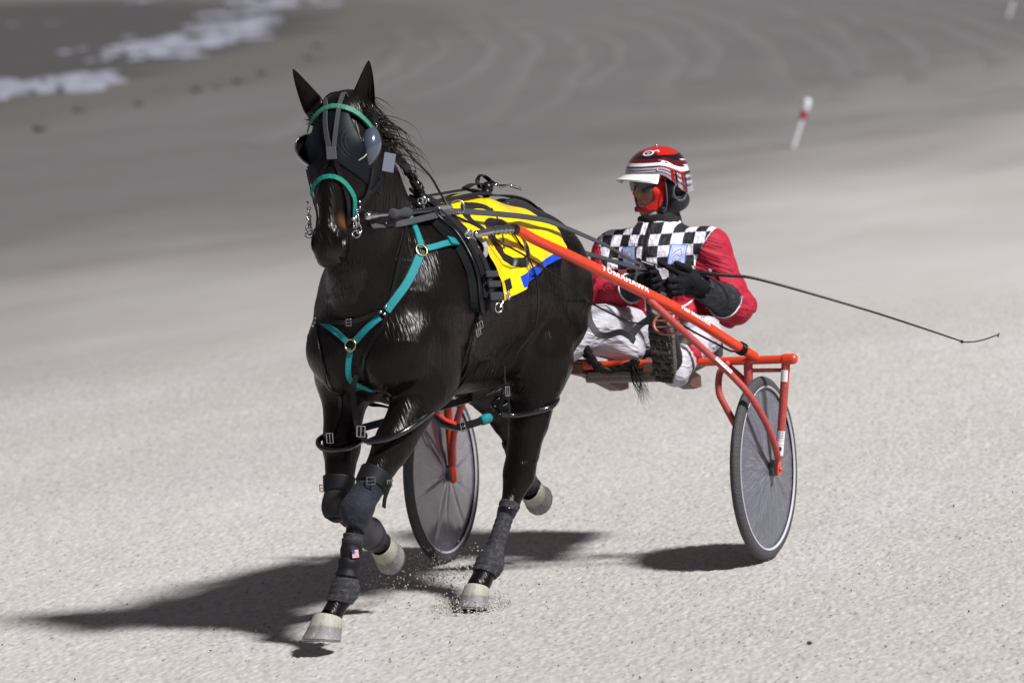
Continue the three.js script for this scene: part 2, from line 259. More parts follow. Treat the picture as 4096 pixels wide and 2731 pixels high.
// ---------------------------------------------------------------- the horse; its own frame: x = left, y = up, z = forward
const HORSE_AT = [-0.16, 0, 1.2], HORSE_TURN = -4 * PI / 180;
const hp = [];
{
  const both = f => { hp.push(f(1), f(-1)); };
  hp.push(cone([0, 1.135, 0.1], [0, 1.135, -0.5], 0.315, 0.32, 0.05, 0.86));                    // barrel
  hp.push(ell([0, 1.11, 0.33], [0.245, 0.29, 0.25], 0.12));                                      // chest
  hp.push(cone([0, 1.38, 0.08], [0, 1.375, -0.35], 0.09, 0.088, 0.12, 0.8));                     // withers and spine
  hp.push(ell([0, 1.17, -0.73], [0.25, 0.265, 0.3], 0.1));                                       // croup
  both(s => ell([s * 0.13, 1.11, -0.79], [0.13, 0.225, 0.2], 0.07, [0.12, 0, 0]));              // buttock
  both(s => ell([s * 0.185, 1.12, 0.3], [0.085, 0.27, 0.15], 0.06, [-0.3, 0, 0]));               // shoulder blade
  both(s => ell([s * 0.15, 1.02, 0.48], [0.095, 0.12, 0.1], 0.06));                              // point of shoulder
  both(s => ell([s * 0.185, 0.95, 0.34], [0.07, 0.14, 0.1], 0.06, [0.5, 0, 0]));                // triceps
  both(s => ell([s * 0.085, 1.0, 0.52], [0.085, 0.13, 0.085], 0.05));                            // breast muscle
  hp.push(ell([0, 0.9, -0.35], [0.2, 0.1, 0.35], 0.1));                                          // belly
  hp.push(ell([0, 0.84, -0.52], [0.045, 0.07, 0.12], 0.05));                                     // sheath
  // neck
  hp.push(cone([0, 1.22, 0.26], [0.0, 1.56, 0.42], 0.235, 0.16, 0.12, 0.72));
  hp.push(cone([0, 1.56, 0.42], [0.01, 1.83, 0.5], 0.155, 0.112, 0.06, 0.68));
  hp.push(cone([0, 1.33, 0.5], [0.012, 1.72, 0.58], 0.12, 0.08, 0.1, 0.8));
  // left fore: reaching forward
  const LF = [[0.155, 0.88, 0.36], [0.032, 0.478, 0.715], [0.008, 0.205, 0.8], [-0.02, 0.12, 0.87]];
  const RF = [[-0.17, 0.9, 0.36], [-0.155, 0.46, 0.52], [-0.19, 0.315, 0.22], [-0.205, 0.27, 0.12]];
  const LH = [[0.15, 1.0, -0.7], [0.19, 0.87, -0.5], [0.135, 0.455, -0.375], [0.1, 0.15, -0.16], [0.09, 0.085, -0.075]];
  const RH = [[-0.15, 1.0, -0.76], [-0.19, 0.84, -0.68], [-0.15, 0.6, -0.87], [-0.15, 0.355, -0.96], [-0.15, 0.31, -1.04]];
  const at = (a, b, t, o = [0, 0, 0]) => [0, 1, 2].map(i => mix(a[i], b[i], t) + o[i]);
  for (const [e, k, f, c] of [LF, RF]) {
    hp.push(cone(e, at(e, k, 0.5), 0.09, 0.062, 0.06), cone(at(e, k, 0.45), k, 0.064, 0.039, 0.03));
    hp.push(ell(k, [0.041, 0.052, 0.044], 0.03));
    hp.push(cone(k, at(k, f, 0.35), 0.04, 0.025, 0.03), cone(at(k, f, 0.35), f, 0.025, 0.029, 0.02));
    const b = V(...f).sub(V(...k)).normalize(), back = V(0, 0, -1).addScaledVector(b, b.z).normalize().multiplyScalar(0.022).toArray();
    hp.push(cone(at(k, f, 0.2, back), at(k, f, 0.95, back), 0.015, 0.019, 0.02));               // tendons
    hp.push(ell(f, [0.039, 0.042, 0.042], 0.03), cone(f, c, 0.036, 0.04, 0.03));                 // fetlock, pastern
  }
  for (const [h, s, k, f, c] of [LH, RH]) {
    hp.push(cone(h, s, 0.15, 0.118, 0.08, 0.85), cone(s, at(s, k, 0.55), 0.12, 0.068, 0.07), cone(at(s, k, 0.5), k, 0.072, 0.056, 0.03));
    const b = V(...f).sub(V(...k)).normalize(), back = V(0, 0, -1).addScaledVector(b, b.z).normalize().toArray();
    hp.push(cone(at(k, k, 0, back.map(v => v * 0.055).map((v, i) => v + (i === 1 ? 0.035 : 0))), at(k, f, 0.3, back.map(v => v * 0.02)), 0.024, 0.028, 0.035));   // point of hock
    hp.push(cone(at(s, k, 0.45, back.map(v => v * 0.05)), at(k, k, 0, back.map(v => v * 0.055).map((v, i) => v + (i === 1 ? 0.035 : 0))), 0.03, 0.018, 0.05));
    hp.push(cone(k, at(k, f, 0.35), 0.055, 0.027, 0.03), cone(at(k, f, 0.35), f, 0.026, 0.031, 0.02));
    hp.push(ell(f, [0.041, 0.044, 0.046], 0.03), cone(f, c, 0.038, 0.043, 0.03));
  }
  hp.LF = LF; hp.RF = RF; hp.LH = LH; hp.RH = RH;
}
// the head: a = from poll to muzzle, s = left, f = out of the face
const POLL = V(-0.021, 1.915, 0.56), MUZZ = V(0.036, 1.375, 0.83), HA = MUZZ.clone().sub(POLL).normalize(), HS = V(1, 0, -0.3); HS.addScaledVector(HA, -HS.dot(HA)).normalize(); const HF = V().crossVectors(HA, HS).multiplyScalar(-1).normalize();
if (HF.z < 0) HF.multiplyScalar(-1);
const hd = (a, s, f) => POLL.clone().addScaledVector(HA, a * 0.94).addScaledVector(HS, s).addScaledVector(HF, f).toArray();
const toHead = p => { const d = V(...p).sub(POLL); return [d.dot(HA) / 0.94, d.dot(HS), d.dot(HF)]; };
const HB = new THREE.Matrix4().makeBasis(HS, HA, HF), HEUL = new THREE.Euler().setFromRotationMatrix(HB.determinant() < 0 ? new THREE.Matrix4().makeBasis(HS, HA.clone().multiplyScalar(-1), HF) : HB), HR = [HEUL.x, HEUL.y, HEUL.z];
const hel = (a, s, f, r, k, sub) => ell(hd(a, s, f), [r[1] * 1.0, r[0], r[2] * 1.05], k, HR, sub);   // radii along a, s, f
const hh = [
  hel(0.09, 0, -0.07, [0.12, 0.092, 0.085], 0.05), hel(0.2, 0, -0.06, [0.13, 0.088, 0.07], 0.05),
  cone(hd(0.22, 0, -0.07), hd(0.47, 0, -0.06), 0.063, 0.043, 0.05), cone(hd(0.25, 0, -0.02), hd(0.5, 0, -0.025), 0.035, 0.026, 0.04),
  hel(0.545, 0, -0.065, [0.075, 0.06, 0.06], 0.04), hel(0.6, 0, -0.075, [0.038, 0.05, 0.045], 0.03),
  cone(hd(0.27, 0, -0.16), hd(0.55, 0, -0.125), 0.05, 0.036, 0.05), hel(0.575, 0, -0.128, [0.035, 0.036, 0.03], 0.02),
  cone(hd(0.02, 0, -0.08), hd(0.1, 0, -0.16), 0.08, 0.09, 0.06),
];
for (const s of [1, -1]) hh.push(
  hel(0.165, s * 0.084, -0.035, [0.045, 0.03, 0.045], 0.03), hel(0.21, s * 0.06, -0.15, [0.11, 0.034, 0.085], 0.04), cone(hd(0.24, s * 0.072, -0.06), hd(0.36, s * 0.05, -0.055), 0.014, 0.01, 0.03),
  hel(0.545, s * 0.045, -0.035, [0.04, 0.024, 0.033], 0.025), hel(0.55, s * 0.058, -0.016, [0.03, 0.014, 0.016], 0.014, true),
  hel(0.18, s * 0.103, -0.045, [0.02, 0.016, 0.02], 0.012, true));
hh.push(hel(0.61, 0, -0.105, [0.004, 0.07, 0.05], 0.008, true));
const bodyF = field(hp), headF = field(hh);
const neckOut = (x, y, z) => 0;
const horseF = (x, y, z) => y > 1.2 && z > 0.2 ? smin(bodyF(x, y, z), headF(x, y, z), 0.05) : bodyF(x, y, z);
const hairBump = grey(512, 512, (u, v) => { let s = 0; for (const [fx, fy, a] of [[64, 9, 0.5], [128, 22, 0.35], [24, 4, 0.3]]) { const X = u * fx, Y = v * fy, sh = noise(u * 6, v * 6) * 2; s += a * tile(X + sh, Y, fx, fy); } return 0.5 + 0.5 * s; }, 2.6, 2.6);
function tile(x, y, px, py) { const i = Math.floor(x), j = Math.floor(y), s = t => t * t * (3 - 2 * t), u = s(x - i), v = s(y - j), f = (a, b) => hash3(((i + a) % px + px) % px, ((j + b) % py + py) % py, 11); return mix(mix(f(0, 0), f(1, 0), u), mix(f(0, 1), f(1, 1), u), v) * 2 - 1; }
const coat = new THREE.MeshPhysicalMaterial({ vertexColors: true, roughness: 0.31, bumpMap: hairBump, bumpScale: 0.0024, specularIntensity: 0.42 });
const horse = thing('horse', 'black pacing racehorse in full harness pulling the red sulky', 'horse', null, HORSE_AT, HORSE_TURN);
function coatColor(p, n) {
  const m = noise(p[0] * 9, p[1] * 7, p[2] * 8) * 0.5 + 0.5, w = 0.75 + 0.5 * m; let c = [0.0056 * w, 0.0039 * w, 0.0036 * w];
  const [a, s, f] = toHead(p);
  if (a > 0.4 && a < 0.7 && p[1] > 1.2 && p[2] > 0.6) {
    const t = sstep(0.05, 0.0, Math.hypot(a - 0.47, (s - 0.05) * 1.1, (f + 0.05) * 0.8)); c = [mix(c[0], 0.16, t * 0.85), mix(c[1], 0.075, t * 0.85), mix(c[2], 0.03, t * 0.85)];
    const ns = sstep(0.028, 0.016, Math.hypot((a - 0.55) * 0.6, Math.abs(s) - 0.058, f + 0.016)); c = c.map(v => v * (1 - 0.75 * ns)); const g = sstep(0.57, 0.62, a) * 0.3; c = [mix(c[0], 0.05, g), mix(c[1], 0.043, g), mix(c[2], 0.04, g)];
  }
  return c;
}

const coatUV = p => [p[2] - 0.7 * Math.abs(p[0]), p[1] + 0.2 * Math.abs(p[0])];
function tinted(g, c) { const n = g.attributes.position.count, a = new Float32Array(n * 3); for (let i = 0; i < n; i++) a.set(c, i * 3); g.setAttribute('color', new THREE.BufferAttribute(a, 3)); return g; }
function ear(s) {
  const b = V(...hd(0.03, s * 0.07, -0.06)), up = V(s > 0 ? 0.34 : -0.7, 1, -0.12).normalize(), face = V(s * 0.35 + 0.2, 0, 1); face.addScaledVector(up, -face.dot(up)).normalize(); const side = V().crossVectors(up, face);
  const L = 0.205, nt = 22, nf = 24, pos = [], idx = [], uv = [];
  for (let i = 0; i <= nt; i++) {
    const t = i / nt, w = 0.045 * (t < 0.3 ? 0.75 + 0.25 * Math.sin(t / 0.3 * PI / 2) : Math.pow(Math.max(0, 1 - (t - 0.3) / 0.7), 0.72)), bend = -s * 0.02 * t * t;
    for (let j = 0; j < nf; j++) {
      const a = j / nf * 2 * PI, back = Math.sin(a) < 0, x = Math.cos(a) * w, d = Math.sin(a) * w, open = sstep(0.1, 0.35, t);
      const z = back ? d * 0.75 : d * mix(0.7, -0.45, open) * 1;
      const p = b.clone().addScaledVector(up, t * L).addScaledVector(side, x + bend).addScaledVector(face, z + t * 0.012);
      pos.push(p.x, p.y, p.z); uv.push(...coatUV([p.x, p.y, p.z]));
      if (i < nt) { const q = i * nf + j, r = i * nf + (j + 1) % nf; idx.push(q, r, q + nf, r, r + nf, q + nf); }
    }
  }
  const g = new THREE.BufferGeometry(); g.setAttribute('position', new THREE.Float32BufferAttribute(pos, 3)); g.setAttribute('uv', new THREE.Float32BufferAttribute(uv, 2)); g.setIndex(idx); g.computeVertexNormals(); return tinted(g, [0.007, 0.005, 0.0045]);
}
const relief = (x, y, z) => 0.0055 * noise(x * 8, y * 5.5, z * 7) + 0.0026 * noise(x * 17, y * 11, z * 15) - 0.0022 * Math.max(0, 1 - Math.abs(noise(x * 6 + 9, y * 7, z * 6)) * 9) * (y < 1.25 ? 1 : 0.4);
const bodyG = skin((x, y, z) => horseF(x, y, z) + relief(x, y, z), [-0.36, 0.05, -1.25], [0.36, 1.3, 0.9], 0.0115, { color: coatColor, uv: coatUV });
const neckG = skin((x, y, z) => horseF(x, y, z) + relief(x, y, z), [-0.36, 1.276, -1.25], [0.36, 2.02, 1.0], 0.0075, { color: coatColor, uv: coatUV });
part('body', mergeGeometries([bodyG, neckG, ear(1), ear(-1)]), coat, horse);
const hornTex = paint(256, 128, (g, w, h) => {
  const r = g.createLinearGradient(0, 0, 0, h); r.addColorStop(0, '#a9a498'); r.addColorStop(0.4, '#9b9790'); r.addColorStop(0.5, '#716e70'); r.addColorStop(1, '#8a878a'); g.fillStyle = r; g.fillRect(0, 0, w, h);
  for (let i = 0; i < 700; i++) { g.fillStyle = `rgba(${rnd() < 0.5 ? '225,218,200' : '70,62,54'},${rr(0.05, 0.25)})`; g.fillRect(rr(0, w), rr(0, h), rr(1, 3), rr(3, 26)); }
}, true);
const horn = mat(col(1, 1, 1), 0.6, 0, { map: hornTex }), steel = mat(col(0.55, 0.55, 0.56), 0.28, 1), steelDull = mat(col(0.35, 0.34, 0.33), 0.45, 1);
// a hoof: an oval cone from the hair line to the ground, longer towards the toe, shod with a steel plate
function hoof(c, down, toe, h = 0.075, sc = 1) {
  const D = V(...down).normalize(), T = V(...toe); T.addScaledVector(D, -T.dot(D)).normalize(); const S = V().crossVectors(D, T), n = 28, pos = [], uv = [], idx = [], rings = [[0, 0.041, 0.045, 0.004], [0.06, 0.047, 0.05, 0.006], [0.35, 0.05, 0.056, 0.016], [0.7, 0.055, 0.061, 0.028], [0.97, 0.06, 0.066, 0.038], [1, 0.058, 0.064, 0.038]];
  const at = (t, a, rs, rt, o) => { const heel = Math.cos(a) < 0, x = Math.sin(a) * rs * sc, y = (Math.cos(a) * rt * (heel ? 0.85 : 1) + o) * sc, hh = heel ? 1 - 0.1 * -Math.cos(a) : 1; return V(...c).addScaledVector(D, t * h * (t < 0.1 ? 1 : hh) + (t < 0.5 ? -0.012 * Math.cos(a) * (1 - t * 2) : 0)).addScaledVector(S, x).addScaledVector(T, y); };
  rings.forEach(([t, rs, rt, o], i) => { for (let j = 0; j <= n; j++) { const p = at(t, j / n * 2 * PI, rs, rt, o); pos.push(p.x, p.y, p.z); uv.push(j / n * 2, 1 - t); if (i && j < n) { const q = (i - 1) * (n + 1) + j, r = q + n + 1; idx.push(q, q + 1, r, q + 1, r + 1, r); } } });
  const last = rings.length - 1, k = pos.length / 3, m = at(0.9, 0, 0.0, 0.0, 0.03); pos.push(m.x, m.y, m.z); uv.push(0.5, 0); for (let j = 0; j < n; j++) idx.push(k, last * (n + 1) + j, last * (n + 1) + j + 1);
  const g = new THREE.BufferGeometry(); g.setAttribute('position', new THREE.Float32BufferAttribute(pos, 3)); g.setAttribute('uv', new THREE.Float32BufferAttribute(uv, 2)); g.setIndex(idx); g.computeVertexNormals();
  const o = part('hoof', g, horn, horse), pts = []; for (let i = 0; i <= 16; i++) { const a = mix(-2.5, 2.5, i / 16); pts.push(at(1.0, a, 0.052, 0.058, 0.038).addScaledVector(D, 0.003).toArray()); }
  part('horseshoe', ribbon(pts, 0.018, 0.008, () => D.toArray()), steelDull, o);
}
hoof([-0.022, 0.118, 0.872], [0.0, -1, 0.25], [-0.05, 0.12, 1], 0.085, 1.15);
hoof([0.09, 0.078, -0.068], [0, -1, 0.2], [0, 0, 1], 0.078);
hoof([-0.2, 0.272, 0.125], [-0.02, -0.35, -1], [0, -1, 0.25], 0.085);
hoof([-0.15, 0.315, -1.03], [0.0, -0.2, -1], [0, -1, 0.15], 0.08);
// eyes
for (const s of [1, -1]) part('eye', ball(hd(0.178, s * 0.092, -0.038), 0.021), mat(col(0.008, 0.005, 0.004), 0.05, 0, { clearcoat: 1 }), horse);
// ---------------------------------------------------------------- harness, all in the horse's frame
const leather = mat(col(0.005, 0.005, 0.006), 0.32, 0, { specularIntensity: 0.7 }), webBlack = mat(col(0.009, 0.009, 0.012), 0.7, 0, { specularIntensity: 0.6, bumpMap: grey(64, 64, (u, v) => 0.5 + 0.25 * Math.sin(u * 40) + 0.25 * Math.sin(v * 40), 60, 60), bumpScale: 0.0006 });
const tealTex = paint(64, 256, (g, w, h) => { g.fillStyle = '#fff'; g.fillRect(0, 0, w, h); for (let i = 0; i < 900; i++) { g.fillStyle = `rgba(${rnd() < 0.6 ? '60,70,70' : '255,255,255'},${rr(0.03, 0.16)})`; g.fillRect(rr(0, w), rr(0, h), rr(1, 12), rr(1, 5)); } }, true), teal = mat(col(0.0, 0.25, 0.28), 0.62, 0, { map: (tealTex.repeat.set(6, 20), tealTex), bumpMap: grey(64, 64, (u, v) => 0.5 + 0.25 * Math.sin(u * 44) + 0.25 * Math.sin(v * 44), 40, 40), bumpScale: 0.0008 }), noseGreen = mat(col(0.0, 0.23, 0.17), 0.6), green = mat(col(0.03, 0.2, 0.13), 0.6), greyWeb = mat(col(0.045, 0.047, 0.06), 0.65), chrome = mat(col(0.55, 0.55, 0.58), 0.24, 1), brass = mat(col(0.6, 0.48, 0.25), 0.3, 1);
const tack = (n, l, c, g) => thing(n, l, c, g, HORSE_AT, HORSE_TURN);
const hs = (pts, w, t, o) => strap(horseF, pts, w, t, o), hn = p => grad(horseF, p, 0.012);
const shellUV = p => [p[2] + p[0], p[1]];
// mane, fetlock hair, whiskers: tapering locks
function lock(p, d, len, r, droop = 0.5, curl = 0.02) { const a = V(...p), D = V(...d).normalize(), q = [a]; const k = rr(0, 6); for (let i = 1; i <= 4; i++) { const s = i / 4; q.push(a.clone().addScaledVector(D, len * s).add(V(Math.sin(k + s * 4) * curl, -droop * len * s * s, Math.cos(k + s * 5) * curl))); } return tube(q.map(v => v.toArray()), s => r * (1 - s * 0.93), { n: 7, m: 4, open: true }); }
{
  const hair = mat(col(0.008, 0.006, 0.006), 0.5, 0, { specularIntensity: 0.5 }), L = [];
  for (let i = 0; i < 50; i++) { const t = rnd() * 0.42, b = [mix(0.0, 0.0, t) + rr(-0.015, 0.02), mix(1.93, 1.5, t), mix(0.44, 0.14, t)]; const q = onto(horseF, b, -0.004); L.push(lock(q, [rr(0.4, 1), rr(-0.1, 0.5), rr(-0.9, -0.1)], rr(0.07, 0.15), rr(0.002, 0.0042), rr(0.7, 1.3), rr(0.004, 0.02))); }
  for (let i = 0; i < 46; i++) { const q = onto(horseF, [rr(0.04, 0.09), rr(1.7, 1.88), rr(0.36, 0.46)], -0.003); L.push(lock(q, [1, rr(-0.2, 0.3), rr(-1.2, -0.2)], rr(0.06, 0.17), rr(0.0015, 0.003), rr(0.6, 1.2), 0.02)); }
  part('mane', L, hair, horse);
  const W = [];
  for (let i = 0; i < 60; i++) { const q = onto(horseF, hd(rr(0.52, 0.61), rr(-0.04, 0.04), -0.15), -0.002); W.push(lock(q, [rr(-0.3, 0.3), -1, rr(-0.2, 0.4)], rr(0.015, 0.05), 0.0011, 0.1, 0.006)); }
  for (let i = 0; i < 90; i++) { const q = onto(horseF, [rr(-0.05, 0.12), rr(1.25, 1.4), rr(0.55, 0.62)], -0.002); W.push(lock(q, [rr(-0.4, 0.6), -1, rr(0.1, 0.7)], rr(0.015, 0.04), 0.0012, 0.1, 0.005)); }
  for (const s of [1, -1]) for (let i = 0; i < 34; i++) { const b = hd(0.04 + rr(-0.01, 0.03), s * rr(0.05, 0.095), -0.05); W.push(lock(onto(horseF, b, -0.002), [s * rr(0.1, 0.9), rr(0.2, 0.9), rr(0, 0.6)], rr(0.02, 0.045), 0.0016, 0.3, 0.008)); }
  part('fur_tuft', W, hair, horse);
  // tail: dock, then a plait tied to the sulky's cross bar
  const plait = [], T = curve([[0, 1.33, -1.0], [0.03, 1.24, -1.11], [0.06, 1.05, -1.14], [0.085, 0.9, -1.105], [0.1, 0.84, -1.1], [0.12, 0.785, -1.13], [0.15, 0.755, -1.17], [0.21, 0.763, -1.195], [0.26, 0.785, -1.2]]);
  for (let k = 0; k < 3; k++) { const q = []; for (let i = 0; i <= 90; i++) { const s = i / 90, p = T.getPointAt(s), a = s * 48 + k * 2.094, r = 0.019 * (1 - 0.5 * s); q.push([p.x + Math.sin(a) * r, p.y + Math.cos(a * 2) * r * 0.45, p.z + Math.cos(a) * r * 0.6]); } plait.push(tube(q, s => 0.021 * (1 - 0.55 * s), { n: 150, m: 7 })); }
  plait.push(tube([[0, 1.38, -0.93], [0, 1.33, -1.03], [0.03, 1.22, -1.11]], s => 0.04 - 0.008 * s));
  for (let i = 0; i < 26; i++) plait.push(lock([0.25 + rr(-0.012, 0.012), 0.78, -1.195], [rr(0.05, 0.4), -1, rr(-0.2, 0.1)], rr(0.1, 0.19), 0.0026, 0.05, 0.012));
  for (let i = 0; i < 60; i++) { const s = rr(0.05, 0.95), p = T.getPointAt(s); plait.push(lock(p.toArray(), [rr(-1, 1), rr(-1, 0.3), rr(-1, 1)], rr(0.02, 0.05), 0.0014, 0.4, 0.01)); }
  for (let i = 0; i < 40; i++) plait.push(lock(onto(horseF, [rr(-0.05, 0.05), 1.45, rr(-0.95, -0.8)], -0.003), [rr(-0.3, 0.3), rr(0.3, 0.8), -1], rr(0.03, 0.07), 0.002, 0.5, 0.008));
  part('tail', plait, hair, horse);
}
// racing hood
{
  const t = tack('racing_hood', 'black stretch racing hood over the horse\'s forehead with an eye cup at each eye', 'hood');
  const region = (x, y, z) => { const [a, s, f] = toHead([x, y, z]); let r = Math.max(0.045 + 2.2 * Math.max(0, Math.abs(s) - 0.05) - a * 1 - 0.0, a - 0.25 - 0.5 * Math.abs(s), -0.13 - f); for (const q of [1, -1]) r = smax(r, 0.036 - Math.hypot((a - 0.178) * 0.85, s - q * 0.1, f + 0.03), 0.01); return r; };
  const fab = mat(col(0.004, 0.006, 0.0105), 0.5, 0, { specularIntensity: 0.35, sheen: 0.08, sheenRoughness: 0.5, sheenColor: col(0.1, 0.14, 0.2) });
  const wr = (x, y, z) => { const [a, s] = toHead([x, y, z]); let w = 0; for (const q of [1, -1]) { const d = Math.hypot(a - 0.178, s - q * 0.1); w += 0.0003 * Math.sin(d * 430 + a * 30) * sstep(0.105, 0.055, d) * sstep(0.035, 0.05, d); } return w; };
  part('hood_fabric', skin((x, y, z) => smax(horseF(x, y, z) - 0.006 - wr(x, y, z), region(x, y, z), 0.006), [-0.2, 1.56, 0.36], [0.17, 1.98, 0.82], 0.0045, { uv: shellUV }), fab, t);
  // half-open eye cups
  const cup = (s, out, tilt) => { const g = [], n = 18, m = 14, pos = [], idx = []; for (const k of [0, 1]) { const R = 1 - 0.06 * k, o = pos.length / 3; for (let i = 0; i <= n; i++) for (let j = 0; j <= m; j++) { const al = mix(-PI / 2, PI / 2, i / n), be = mix(-0.25, PI * 0.62, j / m), r = R; const A = Math.sin(al) * 0.066 * r, c = Math.cos(al); const p = V(...hd(0.182 + A, s * (0.07 + c * Math.cos(be - 0.2) * out * r), -0.035 - c * Math.sin(be - 0.2) * 0.06 * r + tilt * Math.cos(be) * c)); pos.push(p.x, p.y, p.z); if (i < n && j < m) { const q = o + i * (m + 1) + j; k ? idx.push(q, q + m + 1, q + 1, q + 1, q + m + 1, q + m + 2) : idx.push(q, q + 1, q + m + 1, q + 1, q + m + 2, q + m + 1); } } } const G = new THREE.BufferGeometry(); G.setAttribute('position', new THREE.Float32BufferAttribute(pos, 3)); G.setIndex(idx); G.computeVertexNormals(); return G; };
  { const e = new THREE.SphereGeometry(1, 32, 24), P = e.attributes.position; for (let i = 0; i < P.count; i++) { const x = P.getX(i), y = P.getY(i), z = P.getZ(i), tp = y > 0 ? 1 - 0.45 * y * y : 1 - 0.15 * y * y, p = hd(0.16 + y * 0.082, 0.122 + x * 0.042 * tp + 0.01 * z, -0.045 + z * 0.055 * tp); P.setXYZ(i, ...p); } e.computeVertexNormals(); part('eye_cup', e, mat(col(0.085, 0.1, 0.15), 0.24, 0.3, { clearcoat: 0.8, side: THREE.DoubleSide }), t, 'glossy grey-blue eye cup'); }
  part('eye_cup', cup(-1, 0.07, 0.035), mat(col(0.01, 0.011, 0.014), 0.15, 0, { clearcoat: 1, side: THREE.DoubleSide }), t, 'black shiny eye cup');
  const rim = []; for (let i = 0; i <= 20; i++) { const al = mix(-PI / 2, PI / 2, i / 20), c = Math.cos(al); rim.push(hd(0.182 + Math.sin(al) * 0.066, -(0.07 + c * 0.07 * Math.cos(0.45)), -0.035 + c * 0.06 * Math.sin(0.45) + 0.035 * c)); } part('cup_rim', tube(rim, 0.0028), mat(col(0.03, 0.035, 0.045), 0.25), t);
  part('cup_flap', bar(hd(0.165, 0.185, -0.1), hd(0.24, 0.178, -0.105), 0.042, 0.003, [0.55, 0.1, 0.8]), mat(col(0.11, 0.12, 0.165), 0.35), t, 'grey square flap behind the eye cup');
  const st = mat(col(0.45, 0.42, 0.36), 0.7);
  part('tie_string', [tube([hd(0.24, 0.02, 0.014), hd(0.235, 0.05, 0.012), hd(0.24, 0.09, 0.0), hd(0.225, 0.115, 0.0), hd(0.21, 0.12, -0.01)], 0.0022), tube([hd(0.07, 0.055, 0.012), hd(0.085, 0.08, 0.0), hd(0.085, 0.105, -0.02), hd(0.1, 0.112, -0.03), hd(0.09, 0.12, -0.05)], 0.0022), tube([hd(0.055, 0.02, 0.028), hd(0.05, 0.042, 0.026)], 0.003)], st, t);
}
